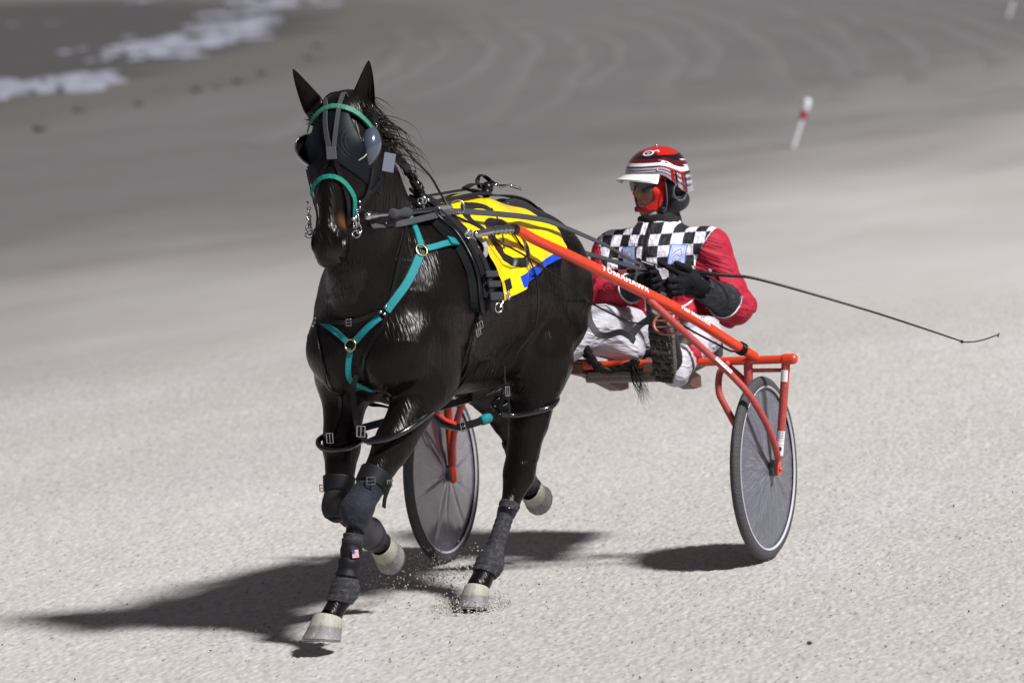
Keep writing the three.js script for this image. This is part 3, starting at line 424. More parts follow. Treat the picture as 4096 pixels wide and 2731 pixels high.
// bridle
{
  const t = tack('bridle', 'black leather bridle with teal noseband and green browband on the horse\'s head', 'bridle');
  part('crown_strap', [hs([hd(0.0, -0.03, 0.0), hd(0.03, -0.022, 0.02), hd(0.12, -0.014, 0.03), hd(0.2, 0.0, 0.03), hd(0.235, 0.006, 0.03)], 0.019, 0.004, { lift: 0.011 }), hs([hd(-0.005, 0.028, 0.0), hd(0.04, 0.024, 0.02), hd(0.12, 0.02, 0.03), hd(0.2, 0.016, 0.03), hd(0.235, 0.012, 0.03)], 0.017, 0.004, { lift: 0.012 })], greyWeb, t);
  part('strap_keeper', [hs([hd(0.205, 0.008, 0.03), hd(0.25, 0.01, 0.03)], 0.037, 0.004, { lift: 0.016, n: 6 })], mat(col(0.07, 0.07, 0.085), 0.6), t);
  part('face_strap', [hs([hd(0.245, 0.0, 0.02), hd(0.3, -0.03, 0.02), hd(0.35, -0.055, 0.0), hd(0.42, -0.075, -0.05), hd(0.48, -0.075, -0.08)], 0.018, 0.004, { lift: 0.008 }), hs([hd(0.245, 0.015, 0.02), hd(0.3, 0.035, 0.02), hd(0.345, 0.052, 0.0), hd(0.41, 0.065, -0.04), hd(0.465, 0.07, -0.07)], 0.018, 0.004, { lift: 0.008 })], leather, t);
  part('browband', hs([hd(0.09, -0.115, -0.05), hd(0.065, -0.08, 0.0), hd(0.045, -0.03, 0.02), hd(0.045, 0.02, 0.02), hd(0.07, 0.08, 0.0), hd(0.115, 0.115, -0.04)], 0.02, 0.006, { lift: 0.012 }), green, t);
  part('noseband', hs([hd(0.35, -0.075, -0.05), hd(0.33, -0.055, -0.015), hd(0.315, -0.02, 0.02), hd(0.315, 0.02, 0.02), hd(0.335, 0.055, 0.0), hd(0.375, 0.078, -0.04), hd(0.44, 0.082, -0.075)], 0.017, 0.005, { lift: 0.012 }), noseGreen, t);
  for (const s of [1, -1]) {
    part('cheek_strap', [hs([hd(0.24, s * 0.11, -0.07), hd(0.32, s * 0.1, -0.09), hd(0.4, s * 0.085, -0.09), hd(0.45, s * 0.08, -0.09)], 0.017, 0.004, { lift: 0.009 }), hs([hd(0.3, s * 0.1, -0.12), hd(0.38, s * 0.08, -0.08), hd(0.43, s * 0.08, -0.09)], 0.015, 0.004, { lift: 0.012 })], leather, t);
    part('bit_ring', [torus(hd(0.45, s * 0.088, -0.075), 0.024, 0.0034, HS.toArray()), torus(hd(0.475, s * 0.09, -0.095), 0.018, 0.0032, HS.clone().addScaledVector(HF, 0.4).toArray()), torus(hd(0.5, s * 0.085, -0.085), 0.014, 0.003, HF.toArray()), ball(hd(0.46, s * 0.082, -0.04), 0.008), ball(hd(0.38, s * 0.095, -0.06), 0.006)], chrome, t);
    const ch = []; for (let i = 0; i < 6; i++) ch.push(torus(hd(0.4 + i * 0.016, s * (0.09 - i * 0.002), -0.07 + (i % 2) * 0.006), 0.006, 0.0019, (i % 2 ? HS : HF).toArray())); part('curb_chain', ch, chrome, t);
  }
  part('throat_strap', hs([hd(0.25, 0.07, -0.2), hd(0.27, 0.1, -0.14), hd(0.36, 0.085, -0.1), hd(0.44, 0.075, -0.1)], 0.014, 0.004, { lift: 0.01 }), leather, t);
  part('crown_wire', [tube([hd(0.0, -0.045, 0.015), hd(-0.028, -0.025, 0.02), hd(-0.035, 0.03, 0.02), hd(-0.015, 0.045, 0.01)], 0.003), tube([hd(-0.01, 0.01, 0.02), hd(-0.025, 0.03, 0.012), hd(-0.012, 0.055, 0.0), hd(0.02, 0.06, 0.0)], 0.005)], leather, t);
  const c = tack('check_rein', 'thin black overcheck rein curving from the horse\'s poll to the saddle hook', 'rein');
  part('rein_line', tube([[0.08, 1.9, 0.52], [0.088, 1.85, 0.5], [0.09, 1.825, 0.49], [0.08, 1.775, 0.36], [0.07, 1.732, 0.25], [0.057, 1.67, 0.13], [0.052, 1.61, 0.02], [0.07, 1.54, -0.02], [0.105, 1.483, -0.02]], 0.0042), leather, c);
  part('snap_hook', [torus([0.09, 1.826, 0.492], 0.008, 0.0025), ball([0.105, 1.49, -0.02], 0.01)], chrome, c);
  const n = tack('neck_strap', 'knotted black strap with metal snaps hanging behind the horse\'s mane', 'strap');
  part('upper_strap', ribbon([[0.09, 1.73, 0.43], [0.1, 1.715, 0.39], [0.11, 1.68, 0.34], [0.112, 1.645, 0.295]], 0.036, 0.008, () => [0.8, 0.3, 0.5]), leather, n);
  const kn = []; for (let i = 0; i < 9; i++) { const s = i / 8, p = [0.11 + rr(-0.008, 0.008), mix(1.645, 1.56, s), mix(0.292, 0.216, s)]; kn.push(ball(p, rr(0.011, 0.017), [1, 1.25, 1])); kn.push(torus(p, 0.016, 0.0045, [rr(-1, 1), rr(-1, 1), rr(-1, 1)])); } part('knot', kn, leather, n);
  part('snap', [torus([0.112, 1.553, 0.213], 0.012, 0.0032, [1, 0, 0.4]), torus([0.112, 1.533, 0.212], 0.015, 0.0034, [0.3, 0, 1]), tube([[0.112, 1.545, 0.212], [0.114, 1.52, 0.208], [0.116, 1.5, 0.207]], 0.0055), ball([0.118, 1.64, 0.28], 0.007), ball([0.12, 1.6, 0.25], 0.006), ball([0.128, 1.533, 0.195], 0.007)], chrome, n);
}
// head pole along the neck
{
  const t = tack('head_pole', 'straight head pole of chrome and black tube along the left of the horse\'s neck', 'head pole');
  const a = [0.115, 1.513, 0.635], b = [0.14, 1.489, 0.05], at = s => [0, 1, 2].map(i => mix(a[i], b[i], s));
  part('chrome_rod', [tube([at(0.0), at(0.27)], s => 0.0085, { n: 4 }), ball(a, 0.015), tube([at(0.02), at(0.09)], 0.0125, { n: 3 })], chrome, t);
  part('knit_cover', tube([at(0.26), at(0.31), at(0.36), at(0.42), at(0.49)], s => 0.019 + 0.003 * Math.sin(s * 9 + 1) + 0.0012 * Math.sin(s * 60), { n: 60, m: 14 }), mat(col(0.06, 0.06, 0.075), 1, 0, { bumpMap: grey(64, 64, () => rnd(), 16, 3), bumpScale: 0.004 }), t);
  part('black_tube', tube([at(0.48), at(0.86)], 0.0125, { n: 4 }), mat(col(0.012, 0.012, 0.013), 0.22, 0, { clearcoat: 0.6 }), t);
  part('end_socket', [tube([at(0.85), at(0.98)], 0.0145, { n: 3 }), ball(b, 0.012)], mat(col(0.36, 0.37, 0.42), 0.35, 0.7), t);
}
// breast collar
{
  const t = tack('breast_collar', 'teal webbing breast collar round the horse\'s chest and shoulder', 'breast collar');
  part('shoulder_strap', [hs([[0.135, 1.487, 0.355], [0.145, 1.455, 0.352], [0.157, 1.42, 0.355], [0.178, 1.372, 0.372]], 0.028, 0.005, { lift: 0.006 }), hs([[0.18, 1.35, 0.39], [0.17, 1.265, 0.475], [0.136, 1.2, 0.53], [0.118, 1.168, 0.553]], 0.032, 0.005, { lift: 0.006 })], teal, t);
  part('trace_strap', [hs([[0.19, 1.366, 0.355], [0.208, 1.37, 0.315], [0.219, 1.376, 0.242], [0.21, 1.372, 0.16], [0.198, 1.364, 0.1]], 0.025, 0.005, { lift: 0.008 }), hs([[0.214, 1.381, 0.24], [0.22, 1.377, 0.21], [0.212, 1.371, 0.16]], 0.034, 0.007, { lift: 0.014, n: 8 })], teal, t);
  const dk = mat(col(0.002, 0.16, 0.165), 0.62);
  part('chest_strap', [hs([[0.1, 1.148, 0.566], [0.05, 1.105, 0.588], [0.005, 1.066, 0.59]], 0.026, 0.005, { lift: 0.006 }), hs([[-0.16, 1.14, 0.54], [-0.075, 1.103, 0.587], [-0.026, 1.064, 0.59]], 0.022, 0.005, { lift: 0.006 }), hs([[-0.016, 1.04, 0.588], [-0.03, 0.98, 0.592], [-0.025, 0.92, 0.6], [-0.01, 0.88, 0.57], [0, 0.85, 0.5]], 0.021, 0.005, { lift: 0.006 })], teal, t);
  part('ring', [torus(onto(horseF, [-0.014, 1.053, 0.588], 0.009), 0.021, 0.0036, [0, 0.2, 1]), torus(onto(horseF, [0.18, 1.362, 0.382], 0.01), 0.022, 0.0034, grad(horseF, [0.18, 1.362, 0.382]))], brass, t);
  part('cross_strap', hs([[-0.175, 1.13, 0.536], [-0.085, 1.133, 0.577], [-0.007, 1.138, 0.587], [0.049, 1.15, 0.582], [0.105, 1.168, 0.56]], 0.018, 0.005, { lift: 0.014 }), leather, t);
  const bp = onto(horseF, [-0.007, 1.138, 0.587], 0.018); part('buckle', buckle(bp, [0, 0.1, 1], [1, 0.08, 0], 0.026, 0.024), chrome, t);
  part('stud', [[0.1, 1.166, 0.563], [0.115, 1.185, 0.552], [0.112, 1.155, 0.557], [-0.17, 1.145, 0.54], [-0.166, 1.128, 0.545], [-0.172, 1.115, 0.545]].map(p => ball(onto(horseF, p, 0.013), 0.0065)), chrome, t);
  part('trace_snap', [tube([[0.215, 1.365, 0.105], [0.23, 1.36, 0.085], [0.25, 1.345, 0.06]], 0.006), torus([0.232, 1.355, 0.075], 0.014, 0.0034, [0.8, 0, 0.5])], brass, t);
}
// harness saddle, girth and hitch
{
  const t = tack('harness_saddle', 'black padded harness saddle and girth strap round the horse behind its shoulder', 'harness saddle');
  const felt = mat(col(0.005, 0.007, 0.009), 0.7, 0, { specularIntensity: 0.5 });
  const side = s => { const q = [[0.02, 1.5, 0.13], [0.13, 1.45, 0.13], [0.19, 1.385, 0.1], [0.245, 1.31, 0.11], [0.265, 1.24, 0.11], [0.275, 1.16, 0.13], [0.274, 1.115, 0.13]].map(p => [p[0] * s, p[1], p[2]]); return q; };
  for (const s of [1, -1]) {
    part('pad', hs(side(s), u => 0.16 * Math.min(1, 0.6 + u * 2) * (u > 0.93 ? Math.sqrt(Math.max(0.02, 1 - ((u - 0.93) / 0.07) ** 2)) : 1), 0.03, { lift: 0.012, n: 40 }), felt, t);
    const e = side(s).map((p, i) => [p[0], p[1], p[2] + 0.066 * (i > 5 ? 0.75 : 1)]); part('pad_piping', tube(curve(e.map(p => onto(horseF, p, 0.03))), 0.007), leather, t);
    part('saddle_tree', hs(side(s).slice(0, 6).map(p => [p[0], p[1], p[2] - 0.02]), 0.075, 0.014, { lift: 0.034, n: 30 }), webBlack, t);
    part('billet', hs(side(s).slice(3).map(p => [p[0], p[1], p[2] - 0.015]), 0.038, 0.008, { lift: 0.045 }), webBlack, t);
    part('strap_keeper', [1.24, 1.205, 1.165].map((y, i) => hs([[s * 0.27, y + 0.004, 0.165 - 0.02], [s * 0.27, y, 0.09], [s * 0.27, y - 0.004, 0.035]], 0.024 + 0.006 * (i === 2), 0.008, { lift: 0.052, n: 10 })), mat(col(0.03, 0.031, 0.038), 0.7), t);
    const g = [[0.272, 1.15, 0.125], [0.273, 1.08, 0.165], [0.262, 1.02, 0.2], [0.235, 0.965, 0.22], [0.18, 0.88, 0.235], [0.13, 0.835, 0.25], [0.0, 0.81, 0.25]].map(p => [p[0] * s, p[1], p[2]]);
    part('girth_strap', hs(g, 0.032, 0.006, { lift: 0.012, n: 30 }), leather, t);
    part('girth_strap', hs(g.slice(2).map(p => [p[0], p[1] - 0.01, p[2] + 0.028]), 0.02, 0.006, { lift: 0.02, n: 24 }), webBlack, t);
    part('buckle', [buckle(onto(horseF, [s * 0.273, 1.075, 0.17], 0.02), [s, 0, 0.1], [0, 1, 0.3], 0.04, 0.03), buckle(onto(horseF, [s * 0.268, 1.055, 0.195], 0.024), [s, 0, 0.1], [0, 1, 0.3], 0.03, 0.03), buckle(onto(horseF, [s * 0.15, 0.855, 0.268], 0.022), [s, -0.5, 0.4], [s * 0.4, 0.8, 0], 0.03, 0.044)], chrome, t);
    part('terret', [torus([s * 0.15, 1.492, 0.01], 0.026, 0.0038, [0.5, 0.3, 1]), ball([s * 0.135, 1.468, 0.012], 0.011)], chrome, t);
  }
  part('hitch', [bar([0.225, 1.388, 0.07], [0.225, 1.322, 0.04], 0.03, 0.008, [1, 0, 0.2]), bar([0.205, 1.36, 0.12], [0.225, 1.392, 0.05], 0.05, 0.02, [1, 0.2, 0]), tube([[0.22, 1.37, 0.1], [0.235, 1.345, 0.115], [0.24, 1.31, 0.1], [0.245, 1.28, 0.07], [0.24, 1.3, 0.03]], 0.005)], steel, t);
  part('hitch', [bar([-0.225, 1.388, 0.07], [-0.225, 1.322, 0.04], 0.03, 0.008, [1, 0, 0.2])], steel, t);
  part('loop', [ribbon([[0.205, 1.385, -0.02], [0.238, 1.35, -0.02], [0.242, 1.315, -0.01], [0.225, 1.3, 0.01]], 0.022, 0.003, () => [1, 0.2, 0.3])], mat(col(0.4, 0.4, 0.43), 0.5, 0.3), t);
  part('d_ring', [torus(onto(horseF, [0.2, 1.36, 0.14], 0.05), 0.014, 0.003, [0.7, 0, 0.7])], chrome, t);
  // back strap and hand hold along the spine
  const bs = x => [[x, 1.49, 0.05], [x, 1.5, -0.2], [x * 1.1, 1.505, -0.45], [x * 0.8, 1.5, -0.62], [0, 1.47, -0.8], [0, 1.4, -0.95]];
  part('back_strap', [hs(bs(0.0), 0.05, 0.006, { lift: 0.03 }), hs(bs(0.06).slice(0, 3), 0.022, 0.005, { lift: 0.03 })], webBlack, t);
  part('hand_hold', [ribbon([[0.02, 1.527, -0.44], [0.0, 1.555, -0.46], [0.0, 1.575, -0.49], [0.0, 1.565, -0.53], [0.01, 1.538, -0.57], [0.01, 1.527, -0.6]], 0.02, 0.004, (p, s) => [0, 1 - s, -0.3 - s]), ribbon([[0.03, 1.54, -0.3], [0.02, 1.548, -0.38], [0.01, 1.54, -0.47], [0.0, 1.53, -0.56], [0, 1.52, -0.68]], 0.03, 0.008, () => [0, 1, 0]), ball([0.02, 1.525, -0.5], 0.024), ball([0.04, 1.51, -0.45], 0.02)], leather, t);
  part('strap_ring', [torus([0.02, 1.534, -0.56], 0.012, 0.003, [0, 1, 0.3]), tube([[0.01, 1.515, -0.72], [0.01, 1.497, -0.8]], 0.006), tube([[0.04, 1.52, -0.57], [0.03, 1.522, -0.67]], 0.004)], chrome, t);
}
// saddle cloth with its number
{
  const t = tack('saddle_cloth', 'shiny yellow vinyl saddle cloth with black number 6 and blue hem strip', 'saddle cloth');
  const A = PI / 180, nu = 64, nv = 110, pos = [], uv = [], idx = [];
  const bottom = u => mix(92, 71, sstep(0, 1, (-u - 0.02) / 0.56)) * A, U0 = 0.03, U1 = -0.66;
  for (let i = 0; i <= nu; i++) for (let j = 0; j <= nv; j++) {
    const s = i / nu, q = j / nv * 2 - 1, aq = Math.abs(q); let u = mix(U0, U1, s); const front = mix(0.09, -0.03, sstep(0, 0.5, aq));
    const rearCut = aq > 0.72 ? 0.1 * ((aq - 0.72) / 0.28) ** 2 : 0; u = mix(front, U1 + rearCut, s);
    const th = q * bottom(u), d = [Math.sin(th), Math.cos(th), 0]; let r = 0.55; for (let k = 0; k < 24; k++) r -= Math.max(-0.02, horseF(d[0] * r, 1.15 + d[1] * r, u) * 0.9);
    const lift = 0.014 + 0.008 * sstep(0.6, 1, aq) * (0.5 + Math.sin(s * 17 + q * 3)) + 0.011 * noise(s * 6, q * 5, 4) + 0.006 * Math.abs(noise(s * 9 + q * 7, q * 4, 9)) + 0.004 * Math.sin(q * 9 - s * 14) * aq + 0.01 * sstep(0.75, 1, s) * aq; r += lift;
    pos.push(d[0] * r, 1.15 + d[1] * r, u); uv.push(-u, th / A);
    if (i < nu && j < nv) { const k = i * (nv + 1) + j; idx.push(k, k + 1, k + nv + 1, k + 1, k + nv + 2, k + nv + 1); }
  }
  // texture frame: x = distance behind the withers (-0.1 .. 0.7), y = angle round the barrel (-95 .. 95)
  for (let i = 0; i < uv.length; i += 2) { uv[i] = (uv[i] + 0.1) / 0.8; uv[i + 1] = (uv[i + 1] + 95) / 190; }
  const tex = paint(1024, 2048, (g, w, h) => {
    const X = z => (z + 0.1) / 0.8 * w, Y = a => (1 - (a + 95) / 190) * h;
    g.fillStyle = '#f2d800'; g.fillRect(0, 0, w, h);
    for (const s of [1, -1]) {
      g.fillStyle = '#17181d'; g.beginPath(); g.moveTo(X(0.3), Y(0)); g.lineTo(X(0.34), Y(s * 9)); g.quadraticCurveTo(X(0.52), Y(s * 10), X(0.6), Y(s * 36)); g.lineTo(X(0.72), Y(s * 50)); g.lineTo(X(0.72), Y(0)); g.fill();
      // the 6: hook at the top towards the spine, bowl at the hem
      g.save(); g.scale(w / 0.8, h / 190); const P = (z, a) => [z + 0.1, 95 - s * a];
      const stroke = (pts, wd, closed) => { const c = new THREE.CatmullRomCurve3(pts.map(([z, a]) => V(z, a / 180, 0)), closed), n = 60; g.beginPath(); for (const k of [1, -1]) for (let i = 0; i <= n; i++) { const t = k > 0 ? i / n : 1 - i / n, p = c.getPointAt(t % 1), T = c.getTangentAt(t % 1), q = P(p.x - k * T.y * wd / 2, (p.y + k * T.x * wd / 2) * 180); i || k < 0 ? g.lineTo(...q) : g.moveTo(...q); } g.fill('evenodd'); };
      g.fillStyle = '#1a1b21'; stroke([[0.325, 24], [0.26, 17], [0.17, 16], [0.115, 23], [0.112, 36], [0.135, 48], [0.17, 58]], 0.038);
      const bowl = []; for (let i = 0; i < 16; i++) { const a = i / 16 * 2 * PI; bowl.push([0.245 + Math.cos(a) * 0.105, 50 + Math.sin(a) * 18.5]); } stroke(bowl, 0.04, true);
      g.restore();
      g.fillStyle = '#0b46c8'; const Q = (z, a) => [X(z), Y(s * a)]; g.beginPath(); g.moveTo(...Q(0.19, 86)); g.lineTo(...Q(0.19, 77.5)); g.lineTo(...Q(0.58, 64.5)); g.lineTo(...Q(0.6, 80)); g.fill();
      g.strokeStyle = 'rgba(120,100,0,0.55)'; g.lineWidth = 3; g.setLineDash([9, 6]); g.beginPath(); g.moveTo(...Q(0.0, 85)); g.lineTo(...Q(0.19, 77.5)); g.moveTo(...Q(0.59, 20)); g.quadraticCurveTo(...Q(0.615, 50), ...Q(0.575, 63)); g.stroke(); g.setLineDash([]);
    }
    for (let i = 0; i < 500; i++) { g.fillStyle = `rgba(90,70,10,${rr(0.03, 0.16)})`; g.beginPath(); g.arc(rr(0, w), rr(0, h), rr(1, 4), 0, 7); g.fill(); }
  });
  const G = new THREE.BufferGeometry(); G.setAttribute('position', new THREE.Float32BufferAttribute(pos, 3)); G.setAttribute('uv', new THREE.Float32BufferAttribute(uv, 2)); G.setIndex(idx); G.computeVertexNormals();
  part('cloth', G, mat(col(1, 1, 1), 0.3, 0, { map: tex, side: THREE.DoubleSide, clearcoat: 0.7, clearcoatRoughness: 0.2 }), t);
  part('corner_tab', bar([0.284, 1.192, -0.075], [0.286, 1.197, -0.115], 0.04, 0.006, [1, 0.1, 0]), webBlack, t);
  part('corner_hook', [tube([[0.285, 1.175, -0.06], [0.295, 1.155, -0.055], [0.295, 1.14, -0.075], [0.29, 1.15, -0.09], [0.288, 1.168, -0.085]], 0.004), torus([0.284, 1.118, -0.005], 0.017, 0.0034, [0.9, 0, 0.4]), tube([[0.284, 1.15, -0.02], [0.292, 1.14, -0.03], [0.288, 1.12, -0.01]], 0.004)], chrome, t);
}
// pacing hobbles
{
  const t = tack('pacing_hobbles', 'black tubular pacing hobbles with hanging straps joining the horse\'s legs', 'hobbles');
  const shiny = mat(col(0.007, 0.007, 0.01), 0.2, 0, { clearcoat: 0.8 });
  const ring = (pts, r = 0.0105) => tube(pts, r, { closed: true, n: 60 });
  part('leg_loop', ring([[0.05, 0.71, 0.63], [0.113, 0.715, 0.635], [0.165, 0.735, 0.595], [0.2, 0.765, 0.52], [0.205, 0.785, 0.44], [0.18, 0.785, 0.375], [0.11, 0.75, 0.4], [0.05, 0.72, 0.5]]), shiny, t);
  part('leg_loop', ring([[-0.235, 0.7, 0.474], [-0.205, 0.678, 0.52], [-0.14, 0.668, 0.53], [-0.085, 0.68, 0.49], [-0.075, 0.705, 0.42], [-0.15, 0.715, 0.36], [-0.225, 0.712, 0.4]]), shiny, t);
  part('leg_loop', ring([[0.1, 0.7, -0.3], [0.15, 0.68, -0.345], [0.225, 0.69, -0.385], [0.262, 0.703, -0.44], [0.24, 0.725, -0.53], [0.17, 0.735, -0.575], [0.09, 0.735, -0.5], [0.07, 0.715, -0.38]]), shiny, t);
  part('leg_loop', ring([[-0.1, 0.74, -0.68], [-0.17, 0.72, -0.66], [-0.25, 0.73, -0.7], [-0.27, 0.75, -0.8], [-0.2, 0.76, -0.87], [-0.1, 0.76, -0.82]]), shiny, t);
  part('loop_joint', [tube([[0.17, 0.772, 0.36], [0.185, 0.8, 0.41], [0.19, 0.827, 0.43]], 0.013), tube([[0.12, 0.725, -0.24], [0.1, 0.73, -0.27], [0.1, 0.745, -0.31], [0.13, 0.752, -0.34]], 0.011), tube([[0.16, 0.70, -0.2], [0.14, 0.722, -0.24], [0.12, 0.752, -0.32]], 0.011)], leather, t);
  for (const s of [1, -1]) part('joining_strap', [ribbon([[0.17, 0.772, 0.355], [0.172, 0.733, 0.291], [0.175, 0.712, 0.22], [0.18, 0.703, 0.17], [0.19, 0.704, 0.066], [0.19, 0.708, -0.05], [0.17, 0.708, -0.15], [0.12, 0.7, -0.28]].map(p => s > 0 ? p : [-0.17, 0.715, p[2] * 1.5 - 0.2]), 0.028, 0.012, () => [1, 0.25, 0.2])], leather, t);
  part('joining_strap', ribbon([[0.186, 0.783, 0.357], [0.19, 0.745, 0.29], [0.19, 0.722, 0.215]], 0.012, 0.006, () => [1, 0.3, 0.2]), mat(col(0.6, 0.03, 0.02), 0.5), t, 'red strip on the strap');
  part('tape', tube([[0.19, 0.706, 0.0], [0.19, 0.708, -0.045]], 0.019, { n: 2 }), teal, t, 'teal tape on the strap');
  part('buckle', [buckle([0.198, 0.706, 0.175], [1, 0.2, 0.1], [0, 0, 1], 0.04, 0.036), buckle([0.055, 0.755, 0.687], [0.3, 0, 1], [0.1, 1, 0], 0.034, 0.044), buckle(onto(horseF, [-0.165, 0.71, 0.515], 0.016), [0, 0, 1], [0, 1, 0], 0.03, 0.042), buckle([0.205, 0.79, -0.19], [1, 0, 0.3], [0, 1, 0], 0.024, 0.04)], chrome, t);
  part('front_hanger', [hs([[0.136, 1.456, 0.402], [0.14, 1.405, 0.436], [0.142, 1.335, 0.486], [0.132, 1.228, 0.532], [0.113, 1.12, 0.574], [0.08, 1.06, 0.596], [0.04, 1.0, 0.6], [0.015, 0.95, 0.61]], 0.015, 0.005, { lift: 0.005 }), ribbon([[0.015, 0.945, 0.615], [0.018, 0.91, 0.655], [0.03, 0.849, 0.68], [0.04, 0.787, 0.69], [0.045, 0.745, 0.675], [0.055, 0.712, 0.65]], 0.02, 0.006, () => [0.3, 0, 1])], leather, t);
  part('front_hanger', [hs([[-0.168, 1.125, 0.543], [-0.137, 1.025, 0.6], [-0.13, 0.937, 0.588], [-0.135, 0.851, 0.49], [-0.139, 0.799, 0.489], [-0.159, 0.738, 0.51], [-0.167, 0.704, 0.518], [-0.166, 0.665, 0.525]], 0.014, 0.005, { lift: 0.006 })], leather, t);
  part('rear_hanger', [hs([[0.2, 1.4, -0.3], [0.255, 1.3, -0.3], [0.268, 1.2, -0.32], [0.27, 1.063, -0.313], [0.25, 1.005, -0.304], [0.229, 0.944, -0.22], [0.205, 0.889, -0.18]], 0.009, 0.004, { lift: 0.02 }), ribbon([[0.205, 0.885, -0.178], [0.2, 0.836, -0.183], [0.2, 0.781, -0.195], [0.205, 0.74, -0.195], [0.2, 0.7, -0.2]], 0.01, 0.004, () => [1, 0, 0.3])], leather, t);
}
// boots and bandages: thick shells of the leg they are on
const bone = (a, b) => { const A = V(...a), D = V(...b).sub(A), L = D.length(); D.normalize(); return { L, D, at: t => A.clone().addScaledVector(D, t * L).toArray(), tl: (x, y, z) => { const q = V(x, y, z).sub(A), t = q.dot(D); return [t / L, q.addScaledVector(D, -t).length(), V(x, y, z).sub(A).addScaledVector(D, -t)]; } }; };
function wrap(name, parent, m, a, b, t0, t1, off, o = {}) {
  const B = bone(a, b), f = (x, y, z) => { const [t, r, q] = B.tl(x, y, z); const o2 = off + (o.ridge ? 0.0008 * Math.sin(t * B.L * o.ridge + (o.spiral ?? 1.3) * Math.atan2(q.x, q.z)) : 0) + (o.bump ? o.bump(t, q) : 0); return smax(bodyF(x, y, z) - o2, Math.max((t0 - t) * B.L, (t - t1) * B.L, r - (o.R ?? 0.1)), 0.004); };
  const P = [a, b], lo = [0, 1, 2].map(i => Math.min(...P.map(p => p[i])) - 0.1), hi = [0, 1, 2].map(i => Math.max(...P.map(p => p[i])) + 0.1);
  return part(name, skin(f, lo, hi, o.h ?? 0.005, { uv: p => { const [t, r, q] = B.tl(...p); return [Math.atan2(q.x, q.z) * 0.05, t * B.L]; }, slack: 1.6 }), m, parent, o.label);
}
{
  const mottle = (c, d, n = 900) => { const t = paint(256, 256, (g, w, h) => { g.fillStyle = c; g.fillRect(0, 0, w, h); for (let i = 0; i < n; i++) { g.fillStyle = `rgba(${d},${rr(0.02, 0.14)})`; g.beginPath(); g.ellipse(rr(0, w), rr(0, h), rr(1, 16), rr(1, 7), rr(0, 3), 0, 7); g.fill(); } }, true); t.repeat.set(5, 5); return t; }; const [LF, RF, LH, RH] = [hp.LF, hp.RF, hp.LH, hp.RH], suede = mat(col(1, 1, 1), 0.8, 0, { map: mottle('#171b28', '95,105,140', 500), sheen: 0.4, sheenColor: col(0.1, 0.12, 0.2), sheenRoughness: 0.5, bumpMap: grey(128, 128, () => rnd(), 20, 20), bumpScale: 0.001 });
  const gauze = mat(col(1, 1, 1), 0.85, 0, { map: mottle('#27282f', '150,145,145', 700), bumpMap: grey(64, 64, (u, v) => 0.5 + 0.5 * Math.sin(v * 6.283 * 6) * (0.6 + 0.4 * rnd()), 30, 30), bumpScale: 0.0012 }), neo = mat(col(0.006, 0.0065, 0.01), 0.6, 0, { specularIntensity: 0.6 }), ribbed = mat(col(0.014, 0.015, 0.019), 0.7);
  const kb = tack('knee_boot', 'navy suede knee boot buckled above the horse\'s reaching left fore knee', 'knee boot', null);
  const el = LF[0], k = LF[1], f = LF[2], kt = [0, 1, 2].map(i => mix(k[i], el[i], 0.3));
  wrap('boot_shell', kb, suede, kt, [0, 1, 2].map(i => mix(k[i], f[i], 0.24)), 0.22, 1, 0.0045, { bump: (t, q) => 0.004 * noise(q.x * 30, t * 5, q.z * 30) + 0.004 * sstep(0.3, 0.6, t) });
  wrap('top_cuff', kb, neo, kt, k, 0.02, 0.38, 0.011);
  const bk = bone(kt, k); part('buckle', [buckle(onto(bodyF, [bk.at(0.2)[0] + 0.02, bk.at(0.2)[1], bk.at(0.2)[2] + 0.06], 0.02), [0.2, 0.3, 1], [1, 0.1, 0], 0.03, 0.035), buckle(onto(bodyF, [bk.at(0.3)[0] + 0.07, bk.at(0.3)[1], bk.at(0.3)[2]], 0.022), [1, 0, 0.4], [0, 1, 0], 0.024, 0.03)], chrome, kb);
  part('strap_end', ribbon([onto(bodyF, [bk.at(0.3)[0] + 0.07, bk.at(0.3)[1], bk.at(0.3)[2]], 0.024), onto(bodyF, [bk.at(0.6)[0] + 0.075, bk.at(0.6)[1] - 0.01, bk.at(0.6)[2]], 0.034), [bk.at(0.8)[0] + 0.09, bk.at(0.8)[1] - 0.02, bk.at(0.8)[2]]], 0.018, 0.004, () => [1, 0, 0.3]), leather, kb);
  const b1 = tack('leg_bandage', 'grey wrapped bandage and black strapped boot on the left fore leg about to land', 'leg bandage', null);
  wrap('bandage', b1, gauze, k, f, 0.3, 1.17, 0.005, { ridge: 300 });
  for (const [t0, t1] of [[0.4, 0.6], [0.62, 0.84]]) wrap('boot_panel', b1, neo, k, f, t0, t1, 0.0105, { bump: (t, q) => 0.002 * Math.sin(t * 40) });
  wrap('boot_panel', b1, ribbed, k, f, 0.37, 0.44, 0.009);
  { const c = bone(k, f).at(0.53), p = onto(bodyF, [c[0] + 0.04, c[1], c[2] + 0.03], 0.015), g = new THREE.PlaneGeometry(0.026, 0.03); g.lookAt(V(...grad(bodyF, p))); g.translate(...p); part('flag_patch', g, mat(col(1, 1, 1), 0.6, 0, { side: THREE.DoubleSide, map: paint(64, 64, (c2, w, h) => { for (let i = 0; i < 13; i++) { c2.fillStyle = i % 2 ? '#ddd' : '#a32b35'; c2.fillRect(0, i * 5, w, 5); } c2.fillStyle = '#2a3a78'; c2.fillRect(0, 0, 28, 34); }) }), b1, 'tiny stars and stripes patch'); }
  const r1 = tack('knee_boot', 'black knee boot with a side buckle on the horse\'s lifted right fore leg', 'knee boot', null);
  const rk = RF[1], rkt = [0, 1, 2].map(i => mix(rk[i], RF[0][i], 0.3));
